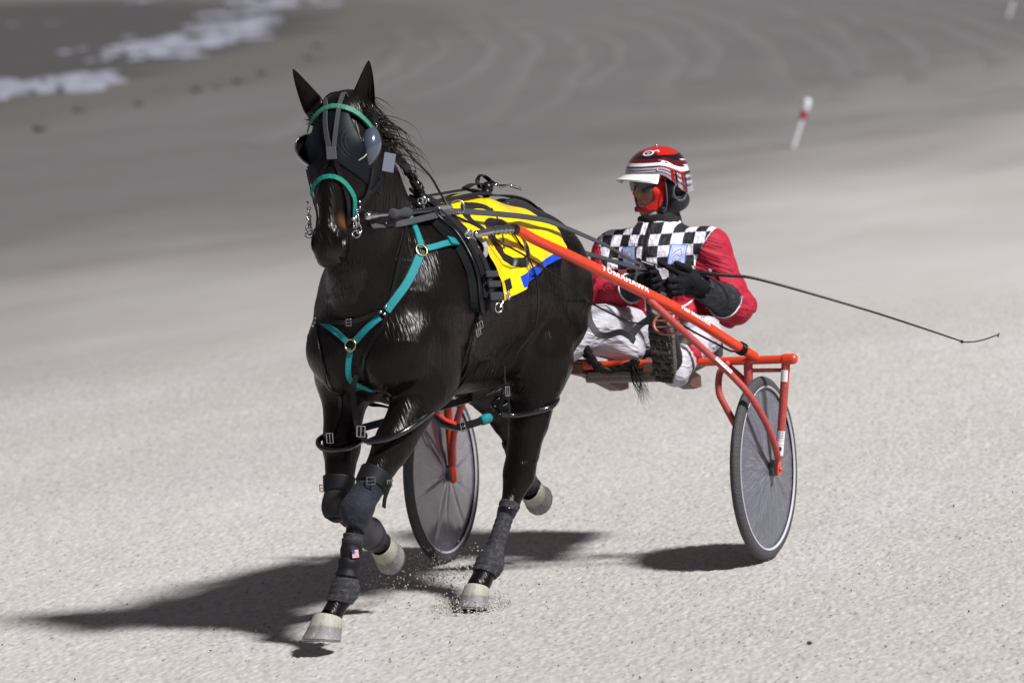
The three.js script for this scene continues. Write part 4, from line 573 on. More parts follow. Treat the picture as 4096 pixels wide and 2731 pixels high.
  wrap('boot_shell', r1, mat(col(0.011, 0.01, 0.011), 0.75), rkt, rk, 0.2, 1.3, 0.005); wrap('top_cuff', r1, neo, rkt, rk, 0.2, 0.6, 0.01);
  part('buckle', buckle(onto(bodyF, [rk[0] - 0.05, rk[1] + 0.075, rk[2] + 0.03], 0.019), [-0.6, 0, 1], [1, 0, 0], 0.028, 0.03), brass, r1);
  const r2 = tack('tendon_boot', 'ribbed grey tendon boot on the folded right fore leg', 'tendon boot', null);
  wrap('boot_shell', r2, ribbed, rk, RF[2], 0.3, 1.12, 0.008, { ridge: 220 });
  wrap('boot_panel', r2, mat(col(0.04, 0.04, 0.048), 0.6), rk, RF[2], 0.55, 0.95, 0.014);
  const h1 = tack('leg_bandage', 'grey wrapped bandage with black tape on the left hind leg standing on the track', 'leg bandage', null);
  wrap('bandage', h1, gauze, LH[2], LH[3], 0.32, 1.14, 0.0045, { ridge: 260 });
  wrap('tape', h1, mat(col(0.008, 0.008, 0.012), 0.15), LH[2], LH[3], 0.4, 0.47, 0.0075);
  const h2 = tack('leg_bandage', 'grey bandage on the right hind leg kicked back behind the horse', 'leg bandage', null);
  wrap('bandage', h2, gauze, RH[2], RH[3], 0.35, 1.1, 0.008, { ridge: 260 });
}
// ---------------------------------------------------------------- the sulky
const parts = (name, list, m, parent) => list.map(g => part(name, g, m, parent));
const scuffTex = paint(512, 512, (g, w, h) => { g.fillStyle = '#d93e1b'; g.fillRect(0, 0, w, h); for (let i = 0; i < 900; i++) { g.fillStyle = `rgba(${rnd() < 0.55 ? '205,120,110' : rnd() < 0.5 ? '120,40,34' : '235,80,60'},${rr(0.03, 0.2)})`; g.beginPath(); g.ellipse(rr(0, w), rr(0, h), rr(2, 34), rr(1, 6), 0, 0, 7); g.fill(); } }, true);
const dustTex = paint(512, 512, (g, w, h) => { g.fillStyle = '#b24440'; g.fillRect(0, 0, w, h); for (let i = 0; i < 2600; i++) { g.fillStyle = `rgba(${rnd() < 0.6 ? '205,160,155' : '120,45,40'},${rr(0.05, 0.25)})`; g.beginPath(); g.arc(rr(0, w), rr(0, h), rr(1, 9), 0, 7); g.fill(); } }, true);
scuffTex.repeat.set(3, 1); dustTex.repeat.set(4, 1);
const red = mat(col(1, 1, 1), 0.33, 0, { map: scuffTex, clearcoat: 0.4, clearcoatRoughness: 0.25 }), dusty = mat(col(1, 1, 1), 0.6, 0, { map: dustTex }), white = mat(col(0.72, 0.71, 0.74), 0.45);
const sulky = thing('sulky', 'red two-wheeled racing sulky with grey disc wheels hitched to the horse', 'sulky');
const WX = 0.678, WR = 0.355;
function textPatch(c, s0, s1, R, a0, a1, side, tex) {           // lettering laid on a tube between two points of its run
  const n = 40, m = 6, pos = [], uv = [], idx = [], nor = [];
  for (let i = 0; i <= n; i++) { const s = mix(s0, s1, i / n), p = c.getPointAt(s), T = c.getTangentAt(s), S = side.clone().addScaledVector(T, -side.dot(T)).normalize(), U = V().crossVectors(T, S).multiplyScalar(Math.sign(V().crossVectors(T, S).y)).normalize(), r = typeof R === 'function' ? R(s) : R;
    for (let j = 0; j <= m; j++) { const a = mix(a0, a1, j / m), d = S.clone().multiplyScalar(Math.cos(a)).addScaledVector(U, Math.sin(a)); const q = p.clone().addScaledVector(d, r + 0.0012); pos.push(q.x, q.y, q.z); nor.push(d.x, d.y, d.z); uv.push(i / n, j / m); if (i < n && j < m) { const k = i * (m + 1) + j; idx.push(k, k + m + 1, k + 1, k + 1, k + m + 1, k + m + 2); } } }
  { const v = i => V(pos[i * 3], pos[i * 3 + 1], pos[i * 3 + 2]), [a, b, d] = idx; if (v(b).sub(v(a)).cross(v(d).sub(v(a))).dot(V(nor[0], nor[1], nor[2])) < 0) for (let i = 0; i < idx.length; i += 3) { const t = idx[i]; idx[i] = idx[i + 1]; idx[i + 1] = t; } }
  const g = new THREE.BufferGeometry(); g.setAttribute('position', new THREE.Float32BufferAttribute(pos, 3)); g.setAttribute('normal', new THREE.Float32BufferAttribute(nor, 3)); g.setAttribute('uv', new THREE.Float32BufferAttribute(uv, 2)); g.setIndex(idx);
  return [g, mat(col(1, 1, 1), 0.4, 0, { map: tex, transparent: true, side: THREE.DoubleSide })];
}
const letters = (txt, w, h, font, italic) => paint(w, h, (g) => { g.clearRect(0, 0, w, h); g.fillStyle = '#ffffff'; g.textAlign = 'center'; g.textBaseline = 'middle'; let s = h; g.font = `${font} ${s}px sans-serif`; const k = (w * 0.97) / g.measureText(txt).width; g.save(); g.translate(w / 2, h / 2); g.scale(k, 1.12); g.fillText(txt, 0, h * 0.03); g.restore(); });
for (const s of [1, -1]) {
  // shafts: from the hitch at the horse's side down to the cross bar
  const P = s > 0 ? [[0.118, 1.386, 1.0], [0.128, 1.374, 0.965], [0.165, 1.333, 0.9], [0.24, 1.262, 0.77], [0.33, 1.171, 0.61], [0.42, 1.08, 0.45], [0.49, 1.018, 0.36], [0.55, 0.957, 0.28], [0.62, 0.86, 0.13], [0.672, 0.79, 0.015]] : [[-0.43, 1.386, 1.0], [-0.44, 1.374, 0.965], [-0.455, 1.333, 0.9], [-0.47, 1.262, 0.77], [-0.5, 1.171, 0.61], [-0.53, 1.08, 0.45], [-0.56, 1.018, 0.36], [-0.59, 0.957, 0.28], [-0.63, 0.86, 0.13], [-0.672, 0.79, 0.015]];
  const c = curve(P, false, 0.5), R = u => 0.019 + 0.002 * Math.sin(u * 3.1), sh = part('shaft', tube(c, R, { n: 70, m: 16 }), red, sulky);
  const tip = s > 0 ? [[0.12, 1.386, 1.0], [0.1, 1.394, 1.13], [0.075, 1.393, 1.27]] : [[-0.43, 1.386, 1.0], [-0.42, 1.394, 1.13], [-0.4, 1.393, 1.27]];
  part('shaft_tip', tube(tip, u => 0.0155 - 0.002 * u + 0.003 * (u < 0.62 ? Math.sin(u * 60) : 0), { n: 120, m: 14 }), chrome, sh); part('rubber_sleeve', tube([tip[0].map((v, i) => mix(v, tip[1][i], 0.0)), tip[0].map((v, i) => mix(v, tip[1][i], 0.2))], 0.0205, { n: 3 }), leather, sh);
  const out = V(s * 0.7, 0.15, 0.6);
  if (s > 0) {
    part('lettering', ...textPatch(c, 0.335, 0.535, R, 0.05, 1.35, V(0.75, 0, 0.65), letters('TOMAHAWK', 1024, 150, 'bold')), sh);
    part('lettering', ...textPatch(c, 0.655, 0.775, R, 0.15, 1.25, V(0.75, 0, 0.65), letters('Paul MacKenzie', 1024, 150, 'bold')), sh);
    part('tie_cord', [0, 1, 2].map(i => torus(c.getPointAt(0.93 + i * 0.008).toArray(), 0.022, 0.004, c.getTangentAt(0.93).toArray())), leather, sh);
  }
  // brace from the shaft to the hub, outside the wheel
  part('brace', tube([[0.42, 1.062, 0.452], [0.47, 1.0, 0.42], [0.6, 0.82, 0.29], [0.66, 0.745, 0.25], [0.715, 0.665, 0.22], [0.745, 0.56, 0.15], [0.752, 0.46, 0.075], [0.745, 0.395, 0.02]].map(p => [p[0] * s, p[1], p[2]]), u => 0.0138 - 0.001 * u, { n: 60, m: 14 }), dusty, sulky);
  if (s > 0) { const bc = curve([[0.6, 0.82, 0.29], [0.66, 0.745, 0.25]]); part('sticker', ...textPatch(bc, 0.1, 0.9, 0.0138, -0.2, 1.1, V(0.75, 0, 0.65), paint(256, 64, (g, w, h) => { g.fillStyle = '#e6e4e8'; g.fillRect(0, 0, w, h); g.fillStyle = '#8a8c96'; for (let i = 0; i < 5; i++) g.fillRect(14 + i * 48, 20, 30, 22); })), sulky); }
  // fork round the wheel
  part('fork', tube([[s * 0.795, 0.775, 0.0], [s * 0.772, 0.6, 0.0], [s * 0.742, 0.4, 0.0]], u => 0.0172 - 0.002 * u, { n: 20, m: 14 }), dusty, sulky);
  part('dropout', [bar([s * 0.741, 0.42, 0], [s * 0.736, 0.325, 0], 0.03, 0.01, [s, 0.1, 0]), ball([s * 0.745, 0.35, 0.002], 0.009)], red, sulky);
  part('fork', tube([[s * 0.64, 0.77, 0.0], [s * 0.632, 0.6, 0.0], [s * 0.63, 0.33, 0.0]], u => 0.018 - 0.002 * u, { n: 20, m: 12 }), s > 0 ? dusty : red, sulky);
  part('fork_stay', tube([[s * 0.645, 0.735, 0.0], [s * 0.785, 0.733, 0.0]], 0.008, { n: 2 }), dusty, sulky);
  part('inner_brace', tube([[0.56, 0.765, 0.02], [0.535, 0.73, 0.04], [0.535, 0.66, 0.06], [0.56, 0.6, 0.06], [0.6, 0.5, 0.04], [0.628, 0.38, 0.0]].map(p => [p[0] * s, p[1], p[2]]), 0.0135, { n: 40 }), dusty, sulky);
  part('inner_brace', tube([[s * 0.555, 0.755, 0.0], [s * 0.6, 0.71, -0.01], [s * 0.632, 0.675, -0.005]], 0.013), dusty, sulky);
  // wheels
  const disc = (() => {
    const nr = 26, na = 128, pos = [], uv = [], idx = []; const cr = [0.3, 1.25, 1.9, 2.4, 3.1, 3.5, 4.4, 5.4];
    for (const k of [1, -1]) { const o = pos.length / 3; for (let i = 0; i <= nr; i++) for (let j = 0; j <= na; j++) { const r = i / nr * 0.322, a = j / na * 2 * PI; let b = 0.026 * (1 - i / nr) + 0.006; for (const q of cr) { let d = Math.abs(((a - q - k) % (2 * PI) + 3 * PI) % (2 * PI) - PI) * r; b -= 0.0045 * Math.exp(-d * d / 0.00006) * Math.sin(PI * i / nr); } b += 0.0012 * noise(r * 20 * Math.cos(a), r * 20 * Math.sin(a), k); pos.push(k * b, Math.sin(a) * r, Math.cos(a) * r); uv.push(0.5 + Math.cos(a) * r / 0.7, 0.5 + Math.sin(a) * r / 0.7); if (i < nr && j < na) { const q = o + i * (na + 1) + j; k > 0 ? idx.push(q, q + na + 1, q + 1, q + 1, q + na + 1, q + na + 2) : idx.push(q, q + 1, q + na + 1, q + 1, q + na + 2, q + na + 1); } } }
    const g = new THREE.BufferGeometry(); g.setAttribute('position', new THREE.Float32BufferAttribute(pos, 3)); g.setAttribute('uv', new THREE.Float32BufferAttribute(uv, 2)); g.setIndex(idx); g.computeVertexNormals(); g.rotateX(s * 0.7); g.translate(s * WX, WR, 0); return g;
  })();
  const dt = paint(1024, 1024, (g, w, h) => {
    g.fillStyle = s > 0 ? '#5f626e' : '#6d6676'; g.fillRect(0, 0, w, h);
    for (let i = 0; i < 2400; i++) { const a = rr(0, 6.3), r = rr(40, 500), L = rr(10, 120); g.strokeStyle = `rgba(${rnd() < 0.55 ? '196,194,204' : '52,52,60'},${rr(0.04, 0.22)})`; g.lineWidth = rr(1, 7); g.beginPath(); g.moveTo(w / 2 + Math.cos(a) * r, h / 2 + Math.sin(a) * r); g.lineTo(w / 2 + Math.cos(a + rr(-0.1, 0.1)) * (r + L), h / 2 + Math.sin(a + rr(-0.1, 0.1)) * (r + L)); g.stroke(); }
    for (let i = 0; i < 5000; i++) { const a = rr(0, 6.3), r = 520 * Math.sqrt(rnd()), e = r > 380 ? 0.3 : 0.12; g.fillStyle = `rgba(200,198,205,${rr(0.02, e)})`; g.beginPath(); g.arc(w / 2 + Math.cos(a) * r, h / 2 + Math.sin(a) * r, rr(0.5, 5), 0, 7); g.fill(); }
  });
  const wd = part('wheel', disc, mat(col(1, 1, 1), s > 0 ? 0.5 : 0.28, 0, { map: dt, clearcoat: s > 0 ? 0.15 : 1, clearcoatRoughness: 0.16 }), sulky);
  const lathe = (pts, m, n) => { const g = new THREE.LatheGeometry(pts.map(p => new THREE.Vector2(...p)), 96); g.rotateZ(-PI / 2); g.translate(s * WX, WR, 0); return part(n, g, m, wd); };
  lathe([[0.312, -0.014], [0.325, -0.0185], [0.341, -0.0175], [0.352, -0.008], [0.355, 0], [0.352, 0.008], [0.341, 0.0175], [0.325, 0.0185], [0.312, 0.014]], mat(col(0.06, 0.06, 0.067), 0.8, 0, { bumpMap: grey(128, 32, (u, v) => 0.5 + 0.5 * noise(u * 64, v * 16), 12, 1), bumpScale: 0.003 }), 'tyre');
  for (const k of [1, -1]) lathe([[0.309, k * 0.0135], [0.311, k * 0.0182], [0.316, k * 0.0195], [0.318, k * 0.0178]], mat(col(0.5, 0.49, 0.53), 0.6), 'rim_stripe');
  const hub = new THREE.CylinderGeometry(0.028, 0.032, 0.09, 20); hub.rotateZ(PI / 2); hub.translate(s * WX, WR, 0); part('hub', hub, mat(col(0.05, 0.05, 0.055), 0.5), wd);
  // stirrups
  const so = s > 0 ? V(0.437, 0.955, 0.31) : V(-0.4, 0.955, 0.31), st = part('stirrup', [torus([0, 0, 0], 0.058, 0.0065, [0, 0, 1]), bar([0, -0.055, 0], [0, 0.055, 0], 0.008, 0.008, [0, 0, 1]), bar([-0.05, 0.018, 0], [0.05, 0.018, 0], 0.007, 0.007, [0, 0, 1]), bar([-0.05, -0.018, 0], [0.05, -0.018, 0], 0.007, 0.007, [0, 0, 1]), bar([s * 0.05, 0.02, 0], [s * 0.075, 0.06, 0.02], 0.014, 0.012)], mat(col(0.42, 0.15, 0.11), 0.5, 0.1), sulky);
  st.geometry.scale(1, 0.72, 1); st.geometry.rotateX(-0.3); st.geometry.translate(...so.toArray());
}
{
  // stickers on the near fork leg
  const fc = curve([[0.772, 0.6, 0.0], [0.742, 0.4, 0.0]]);
  part('sticker', ...textPatch(curve([[0.757, 0.5, 0], [0.743, 0.405, 0]]), 0, 1, 0.0162, -0.95, 0.95, V(0.45, 0, 0.9), paint(256, 128, (g, w, h) => { g.fillStyle = '#e9e7ea'; g.fillRect(0, 0, w, h); g.fillStyle = '#9698a4'; for (let i = 0; i < 3; i++) for (let j = 0; j < 2; j++) g.fillRect(10 + i * 26, 20 + j * 44, 18, 34); g.fillStyle = '#c04a44'; g.fillRect(96, 0, 5, h); g.fillRect(140, 0, 4, h); g.fillStyle = '#14141a'; g.save(); g.translate(186, 62); g.rotate(-PI / 2); g.beginPath(); const k = 40; for (let i = 0; i < 22; i++) { const a = i / 22 * 2 * PI, r = k * (i % 2 ? 0.45 : i % 4 ? 1 : 0.8); g.lineTo(Math.sin(a) * r, -Math.cos(a) * r); } g.fill(); g.fillRect(-4, 20, 8, 36); g.restore(); })), sulky);
  part('sticker', ...textPatch(curve([[0.79, 0.735, 0], [0.785, 0.69, 0]]), 0, 1, 0.0172, -0.4, 1.2, V(0.45, 0, 0.9), paint(32, 32, (g) => { g.fillStyle = '#f2f0f4'; g.fillRect(0, 0, 32, 32); })), sulky);
  part('cross_bar', tube([[-0.81, 0.775, 0], [-0.4, 0.772, 0], [0, 0.77, 0], [0.4, 0.772, 0], [0.81, 0.775, 0]], 0.0165, { n: 40, m: 16 }), red, sulky);
  parts('end_cap', [1, -1].map(s => tube([[s * 0.79, 0.775, 0], [s * 0.822, 0.775, 0]], 0.021, { n: 2, m: 16 })), red, sulky);
  const brown = mat(col(0.13, 0.06, 0.05), 0.6), under = mat(col(0.2, 0.17, 0.15), 0.6);
  const plate = (x, sx) => { const sh = new THREE.Shape(); [[0.02, 0.775], [0.02, 0.745], [-0.1, 0.72], [-0.4, 0.628], [-0.47, 0.628], [-0.47, 0.668], [-0.3, 0.73], [-0.02, 0.79]].forEach(([z, y], i) => i ? sh.lineTo(z, y) : sh.moveTo(z, y)); const g = new THREE.ExtrudeGeometry(sh, { depth: 0.05, bevelEnabled: true, bevelSize: 0.004, bevelThickness: 0.004, bevelSegments: 1 }); g.rotateY(-PI / 2); g.translate(x + sx * 0.025, 0, 0); return g; };
  part('seat_bracket', plate(-0.07, 1), brown, sulky); part('seat_bracket', plate(0.24, 1), brown, sulky);
  part('seat_pan', [bar([0.1, 0.715, -0.02], [0.1, 0.664, -0.46], 0.3, 0.03, [0, 1, 0.1], 0.012), bar([0.1, 0.735, 0.0], [0.1, 0.69, -0.18], 0.26, 0.02, [0, 1, 0.2])], under, sulky);
  const seat = new RoundedBoxGeometry(0.38, 0.07, 0.42, 4, 0.03); seat.rotateX(0.06); seat.translate(0.12, 0.735, -0.42); part('seat', seat, mat(col(0.03, 0.032, 0.04), 0.6), sulky);
  const back = new RoundedBoxGeometry(0.38, 0.12, 0.05, 4, 0.02); back.rotateX(-0.2); back.translate(0.12, 0.78, -0.63); part('seat_back', back, mat(col(0.03, 0.032, 0.04), 0.6), sulky);
}
// ---------------------------------------------------------------- the driver, in world metres
const driver = thing('driver', 'person in red and black-white chequered racing silks and red helmet seated on the sulky', 'person', null, [0.13, 0, -0.45]);
const DO = [0.13, 0, -0.45], loc = p => [p[0] - DO[0], p[1], p[2] - DO[2]];
const HC = V(0.126, 1.441, -0.5), HFd = V(-0.49, -0.03, 0.87).normalize(), HLd = V().crossVectors(V(0, 1, 0), HFd).normalize(), HUd = V().crossVectors(HFd, HLd);
const hm = new THREE.Matrix4().makeBasis(HLd, HUd, HFd).setPosition(HC.x - DO[0], HC.y, HC.z - DO[2]);
const toHd = (x, y, z) => { const d = V(x + DO[0], y, z + DO[2]).sub(HC); return [d.dot(HLd), d.dot(HUd), d.dot(HFd)]; };
// joints
const J = { hipL: [0.225, 0.83, -0.46], hipR: [0.055, 0.83, -0.46], kneeL: [0.405, 0.86, -0.15], kneeR: [-0.01, 0.93, 0.03], ankL: [0.365, 0.775, 0.06], ankR: [-0.21, 0.775, 0.34], shL: [0.335, 1.175, -0.46], shR: [-0.055, 1.175, -0.45], elL: [0.425, 0.95, -0.46], elR: [-0.085, 0.985, -0.27], wrL: [0.392, 1.045, -0.2], wrR: [0.19, 1.08, -0.11], chest: [0.135, 1.1, -0.43], pelvis: [0.14, 0.86, -0.5], neck: [0.132, 1.23, -0.47] };
for (const k in J) J[k] = loc(J[k]);
const wrinkle = (x, y, z, a = 1) => a * (0.004 * fbm(x * 18 + 3, y * 22, z * 18) + 0.006 * Math.abs(noise(x * 9 + y * 14, y * 9 - x * 6, z * 12)) - 0.003);
{
  // the body itself: head with a face, neck, trunk and limbs in one surface
  const face = [
    { k: 0.03, c: [0, 0.02, -0.005], r: [0.073, 0.1, 0.09] }, { k: 0.03, c: [0, -0.062, 0.045], r: [0.052, 0.066, 0.05] }, { k: 0.02, c: [0, -0.106, 0.066], r: [0.027, 0.022, 0.023] },
    { k: 0.012, c: [0, -0.018, 0.1], r: [0.011, 0.026, 0.014], rot: [-0.35, 0, 0] }, { k: 0.01, c: [0, -0.034, 0.103], r: [0.016, 0.01, 0.014] }, { k: 0.008, c: [0, -0.066, 0.09], r: [0.024, 0.006, 0.009] }, { k: 0.008, c: [0, -0.079, 0.087], r: [0.02, 0.007, 0.01] },
    { k: 0.02, c: [0, 0.028, 0.078], r: [0.05, 0.012, 0.016] },
  ];
  for (const s of [1, -1]) face.push({ k: 0.02, c: [s * 0.042, -0.025, 0.062], r: [0.024, 0.022, 0.024] }, { k: 0.01, c: [s * 0.074, -0.01, -0.01], r: [0.01, 0.03, 0.018] }, { k: 0.01, c: [s * 0.031, 0.008, 0.075], r: [0.014, 0.01, 0.012] });
  const fp = face.map(e => ({ ...e, c: V(...e.c).applyMatrix4(hm).toArray(), e: new THREE.Euler().setFromRotationMatrix(new THREE.Matrix4().makeBasis(HLd, HUd, HFd).multiply(new THREE.Matrix4().makeRotationFromEuler(new THREE.Euler(...(e.rot ?? [0, 0, 0]))))) })).map(e => ell(e.c, e.r, e.k, [e.e.x, e.e.y, e.e.z]));
  const b = [cone(V(0, -0.06, -0.02).applyMatrix4(hm).toArray(), J.neck, 0.056, 0.062, 0.04), cone(J.neck, J.chest, 0.07, 0.13, 0.05), cone(J.chest, J.pelvis, 0.13, 0.125, 0.06), cone(J.shL, J.shR, 0.055, 0.055, 0.06)];
  for (const q of ['L', 'R']) b.push(cone(J['sh' + q], J['el' + q], 0.046, 0.037, 0.03), cone(J['el' + q], J['wr' + q], 0.037, 0.027, 0.02), cone(J['hip' + q], J['knee' + q], 0.075, 0.05, 0.04), cone(J['knee' + q], J['ank' + q], 0.05, 0.036, 0.03));
  const hf = field(fp), bf = field(b), f = (x, y, z) => y > 1.25 ? smin(bf(x, y, z), hf(x, y, z), 0.03) : bf(x, y, z);
  const tone = p => { const [l, u, w] = toHd(...p); let c = [0.36, 0.2, 0.15]; const lip = Math.exp(-(((u + 0.072) / 0.006) ** 2 + (l / 0.02) ** 2)); c = [c[0] * (1 - 0.25 * lip), c[1] * (1 - 0.45 * lip), c[2] * (1 - 0.4 * lip)]; if (Math.abs(u + 0.072) < 0.002 && Math.abs(l) < 0.02) c = c.map(v => v * 0.55); return c.map(v => v * (0.92 + 0.12 * noise(p[0] * 90, p[1] * 90, p[2] * 90))); };
  const skinMat = new THREE.MeshPhysicalMaterial({ vertexColors: true, roughness: 0.55 });
  const body = skin(f, [-0.4, 0.7, -0.25], [0.42, 1.29, 0.9], 0.014, { color: tone }), head = skin(f, [-0.2, 1.28, -0.25], [0.2, 1.62, 0.15], 0.0042, { color: tone });
  part('body', mergeGeometries([body, head]), skinMat, driver);
  // red balaclava round the face, dark collar
  const hood = (x, y, z) => { const [l, u, w] = toHd(x, y, z); const open = Math.max(Math.hypot(l / 0.062, (u + 0.012) / 0.078) - 1, -(w - 0.02) / 0.05) * 0.06; return smax(f(x, y, z) - 0.007 - 0.0015 * noise(x * 60, y * 40, z * 60), Math.max(-open, y - 1.56, 1.335 - y), 0.005); };
  part('balaclava', skin(hood, [-0.16, 1.31, -0.2], [0.16, 1.6, 0.12], 0.0042), mat(col(0.62, 0.012, 0.012), 0.75), driver);
  part('scarf', skin((x, y, z) => smax(bf(x, y, z) - 0.014 - 0.003 * noise(x * 40, y * 60, z * 40), Math.max(y - 1.355, 1.31 - y), 0.006), [-0.14, 1.29, -0.2], [0.14, 1.37, 0.12], 0.005), mat(col(0.3, 0.29, 0.3), 0.85), driver);
  // jacket trunk
  const tr = [cone([0.0, 0.9, -0.04], [0.0, 1.08, 0.0], 0.165, 0.16, 0.06), ell([0.0, 1.12, 0.015], [0.2, 0.15, 0.135], 0.06), cone(J.shL, J.shR, 0.075, 0.075, 0.07), cone([0, 1.2, -0.02], [0, 1.28, -0.03], 0.12, 0.075, 0.05), ell([0.0, 0.89, -0.02], [0.19, 0.1, 0.17], 0.05)];
  const sleeve = { L: [cone(J.shL, J.elL, 0.082, 0.07, 0.03), cone(J.elL, J.wrL, 0.068, 0.046, 0.03), ell([J.elL[0] + 0.01, J.elL[1] - 0.005, J.elL[2] - 0.015], [0.075, 0.075, 0.075], 0.03)], R: [cone(J.shR, J.elR, 0.082, 0.068, 0.03), cone(J.elR, J.wrR, 0.068, 0.046, 0.03)] };
  const trunk = field(tr), sl = { L: field(sleeve.L), R: field(sleeve.R) }, cloth = (x, y, z) => wrinkle(x, y, z, 1);
  const seg = (a, b, x, y, z) => { const dx = b[0] - a[0], dy = b[1] - a[1], dz = b[2] - a[2], t = clamp(((x - a[0]) * dx + (y - a[1]) * dy + (z - a[2]) * dz) / (dx * dx + dy * dy + dz * dz)); return Math.hypot(x - a[0] - t * dx, y - a[1] - t * dy, z - a[2] - t * dz); };
  const fold = (q, x, y, z) => { const e = J['el' + q], d = Math.hypot(x - e[0], y - e[1], z - e[2]), s = J['sh' + q], d2 = Math.hypot(x - s[0] * 0.8, y - s[1] + 0.1, z - s[2] - 0.05); return sstep(0.2, 0.03, d) * 0.009 * Math.sin(d * 100 + 3 * noise(x * 12, y * 12, z * 12)) + sstep(0.16, 0.04, d2) * 0.007 * Math.sin(d2 * 90 + 3 * noise(x * 14, y * 14, z * 14)); };
  const coatF = (x, y, z) => smin(smin(trunk(x, y, z), sl.L(x, y, z), 0.04), sl.R(x, y, z), 0.04) + cloth(x, y, z) + fold('L', x, y, z) + fold('R', x, y, z);
  const seam = y => 0.185 + 0.5 * clamp(y - 1.13, 0, 0.12), BL_ = (q, x, y, z) => { const s = q === 'L' ? 1 : -1; return Math.max(s * x - seam(y) - (y < 1.1 ? 0.3 * (1.1 - y) : 0), s * x > -0.05 || q === 'R' ? trunk(x, y, z) - sl[q](x, y, z) - 0.035 : -1); };
  const trunkF = (x, y, z) => smax(coatF(x, y, z), Math.max(0.84 - y, BL_('L', x, y, z), BL_('R', x, y, z), Math.hypot(x, z + 0.02) < 0.07 ? y - 1.315 : -1), 0.003);
  const tex = paint(1024, 1024, (g, w, h) => {   // front view of the jacket: x -0.3 .. 0.3, y 0.8 .. 1.4
    const X = x => (x + 0.3) / 0.6 * w, Y = y => (1.4 - y) / 0.6 * h, q = 0.0435;
    g.fillStyle = '#b00a2c'; g.fillRect(0, 0, w, h);
    g.fillStyle = '#191b23'; g.fillRect(X(-0.26), 0, X(0.26) - X(-0.26), Y(1.0));
    for (let i = -7; i < 8; i++) for (let j = 0; j < 8; j++) { const x = i * q + 0.006, y = 1.335 - j * q; if ((i + j) & 1) continue; if (y < 1.115 && !(i > -3 && i < 2 && y > 1.07)) continue; g.fillStyle = '#e9e6f2'; g.fillRect(X(x), Y(y), X(q) - X(0), Y(0) - Y(q)); }
    for (const s of [1, -1]) { g.fillStyle = '#b00a2c'; g.beginPath(); g.moveTo(X(s * 0.255), Y(1.27)); g.lineTo(X(s * 0.188), Y(1.13)); g.lineTo(X(s * 0.165), Y(1.02)); g.lineTo(X(s * 0.15), Y(0.96)); g.lineTo(X(s * 0.3), Y(0.9)); g.lineTo(X(s * 0.3), Y(1.27)); g.fill(); g.strokeStyle = '#e9e6f2'; g.lineWidth = 11; g.lineJoin = 'round'; g.beginPath(); g.moveTo(X(s * 0.25), Y(1.262)); g.lineTo(X(s * 0.19), Y(1.13)); g.lineTo(X(s * 0.168), Y(1.02)); g.quadraticCurveTo(X(s * 0.15), Y(0.955), X(s * 0.105), Y(0.955)); g.quadraticCurveTo(X(s * 0.09), Y(0.92), X(s * 0.08), Y(0.86)); g.stroke(); }
    g.fillStyle = '#101116'; g.fillRect(X(-0.014), 0, X(0.022) - X(-0.0), Y(0.93)); g.fillStyle = '#d9d6e2'; g.fillRect(X(-0.018), Y(1.2), 6, Y(0.95) - Y(1.2));
    for (let i = 0; i < 1200; i++) { g.fillStyle = `rgba(${rnd() < 0.5 ? '0,0,0' : '255,255,255'},${rr(0.01, 0.05)})`; g.fillRect(rr(0, w), rr(0, h), rr(2, 20), rr(2, 20)); }
  });
  const creased = r => grey(256, 256, (u, v) => { let s = 0; for (const [f, a] of [[5, 0.5], [9, 0.3], [17, 0.2]]) s += a * (1 - 2 * Math.abs(tile(u * f, v * f, f, f))); return 0.5 + 0.5 * s; }, r, r), crease = creased(5);
  const frontUV = p => [(p[0] + 0.3) / 0.6, (p[1] - 0.8) / 0.6];
  part('jacket', skin(trunkF, [-0.3, 0.82, -0.25], [0.3, 1.36, 0.3], 0.007, { uv: frontUV }), mat(col(1, 1, 1), 0.7, 0, { map: tex, bumpMap: creased(3), bumpScale: 0.01 }), driver, 'black and white chequered jacket front');
  const redCloth = mat(col(0.4, 0.005, 0.032), 0.72, 0, { bumpMap: crease, bumpScale: 0.012 }), blackCloth = mat(col(0.01, 0.012, 0.02), 0.65, 0, { bumpMap: crease, bumpScale: 0.012 }), pipe = mat(col(0.75, 0.74, 0.78), 0.6);
  const tOf = (a, b, x, y, z) => { const dx = b[0] - a[0], dy = b[1] - a[1], dz = b[2] - a[2]; return ((x - a[0]) * dx + (y - a[1]) * dy + (z - a[2]) * dz) / (dx * dx + dy * dy + dz * dz); };
  for (const q of ['L', 'R']) {
    const S = J['sh' + q], E = J['el' + q], W = J['wr' + q], sg = q === 'L' ? 1 : -1;
    const arm = (x, y, z) => Math.max(coatF(x, y, z) - 0.002, -BL_(q, x, y, z), (tOf(E, W, x, y, z) - 1) * 0.26, 0.84 - y);
    const isFore = (x, y, z) => q === 'L' ? (seg(E, W, x, y, z) - seg(S, E, x, y, z)) * 0.6 + 0.012 + 0.25 * (y - E[1]) * (y > E[1] ? 0.3 : -0.6) : (0.72 - tOf(E, W, x, y, z)) * 0.33;
    const bb = [S, E, W], lo = [0, 1, 2].map(i => Math.min(...bb.map(p => p[i])) - 0.13), hi = [0, 1, 2].map(i => Math.max(...bb.map(p => p[i])) + 0.13);
    part('sleeve', skin((x, y, z) => smax(arm(x, y, z), -isFore(x, y, z), 0.004), lo, hi, 0.007), redCloth, driver, 'red sleeve');
    part('sleeve_panel', skin((x, y, z) => smax(arm(x, y, z), isFore(x, y, z), 0.004), lo, hi, 0.007), blackCloth, driver, 'black forearm panel');
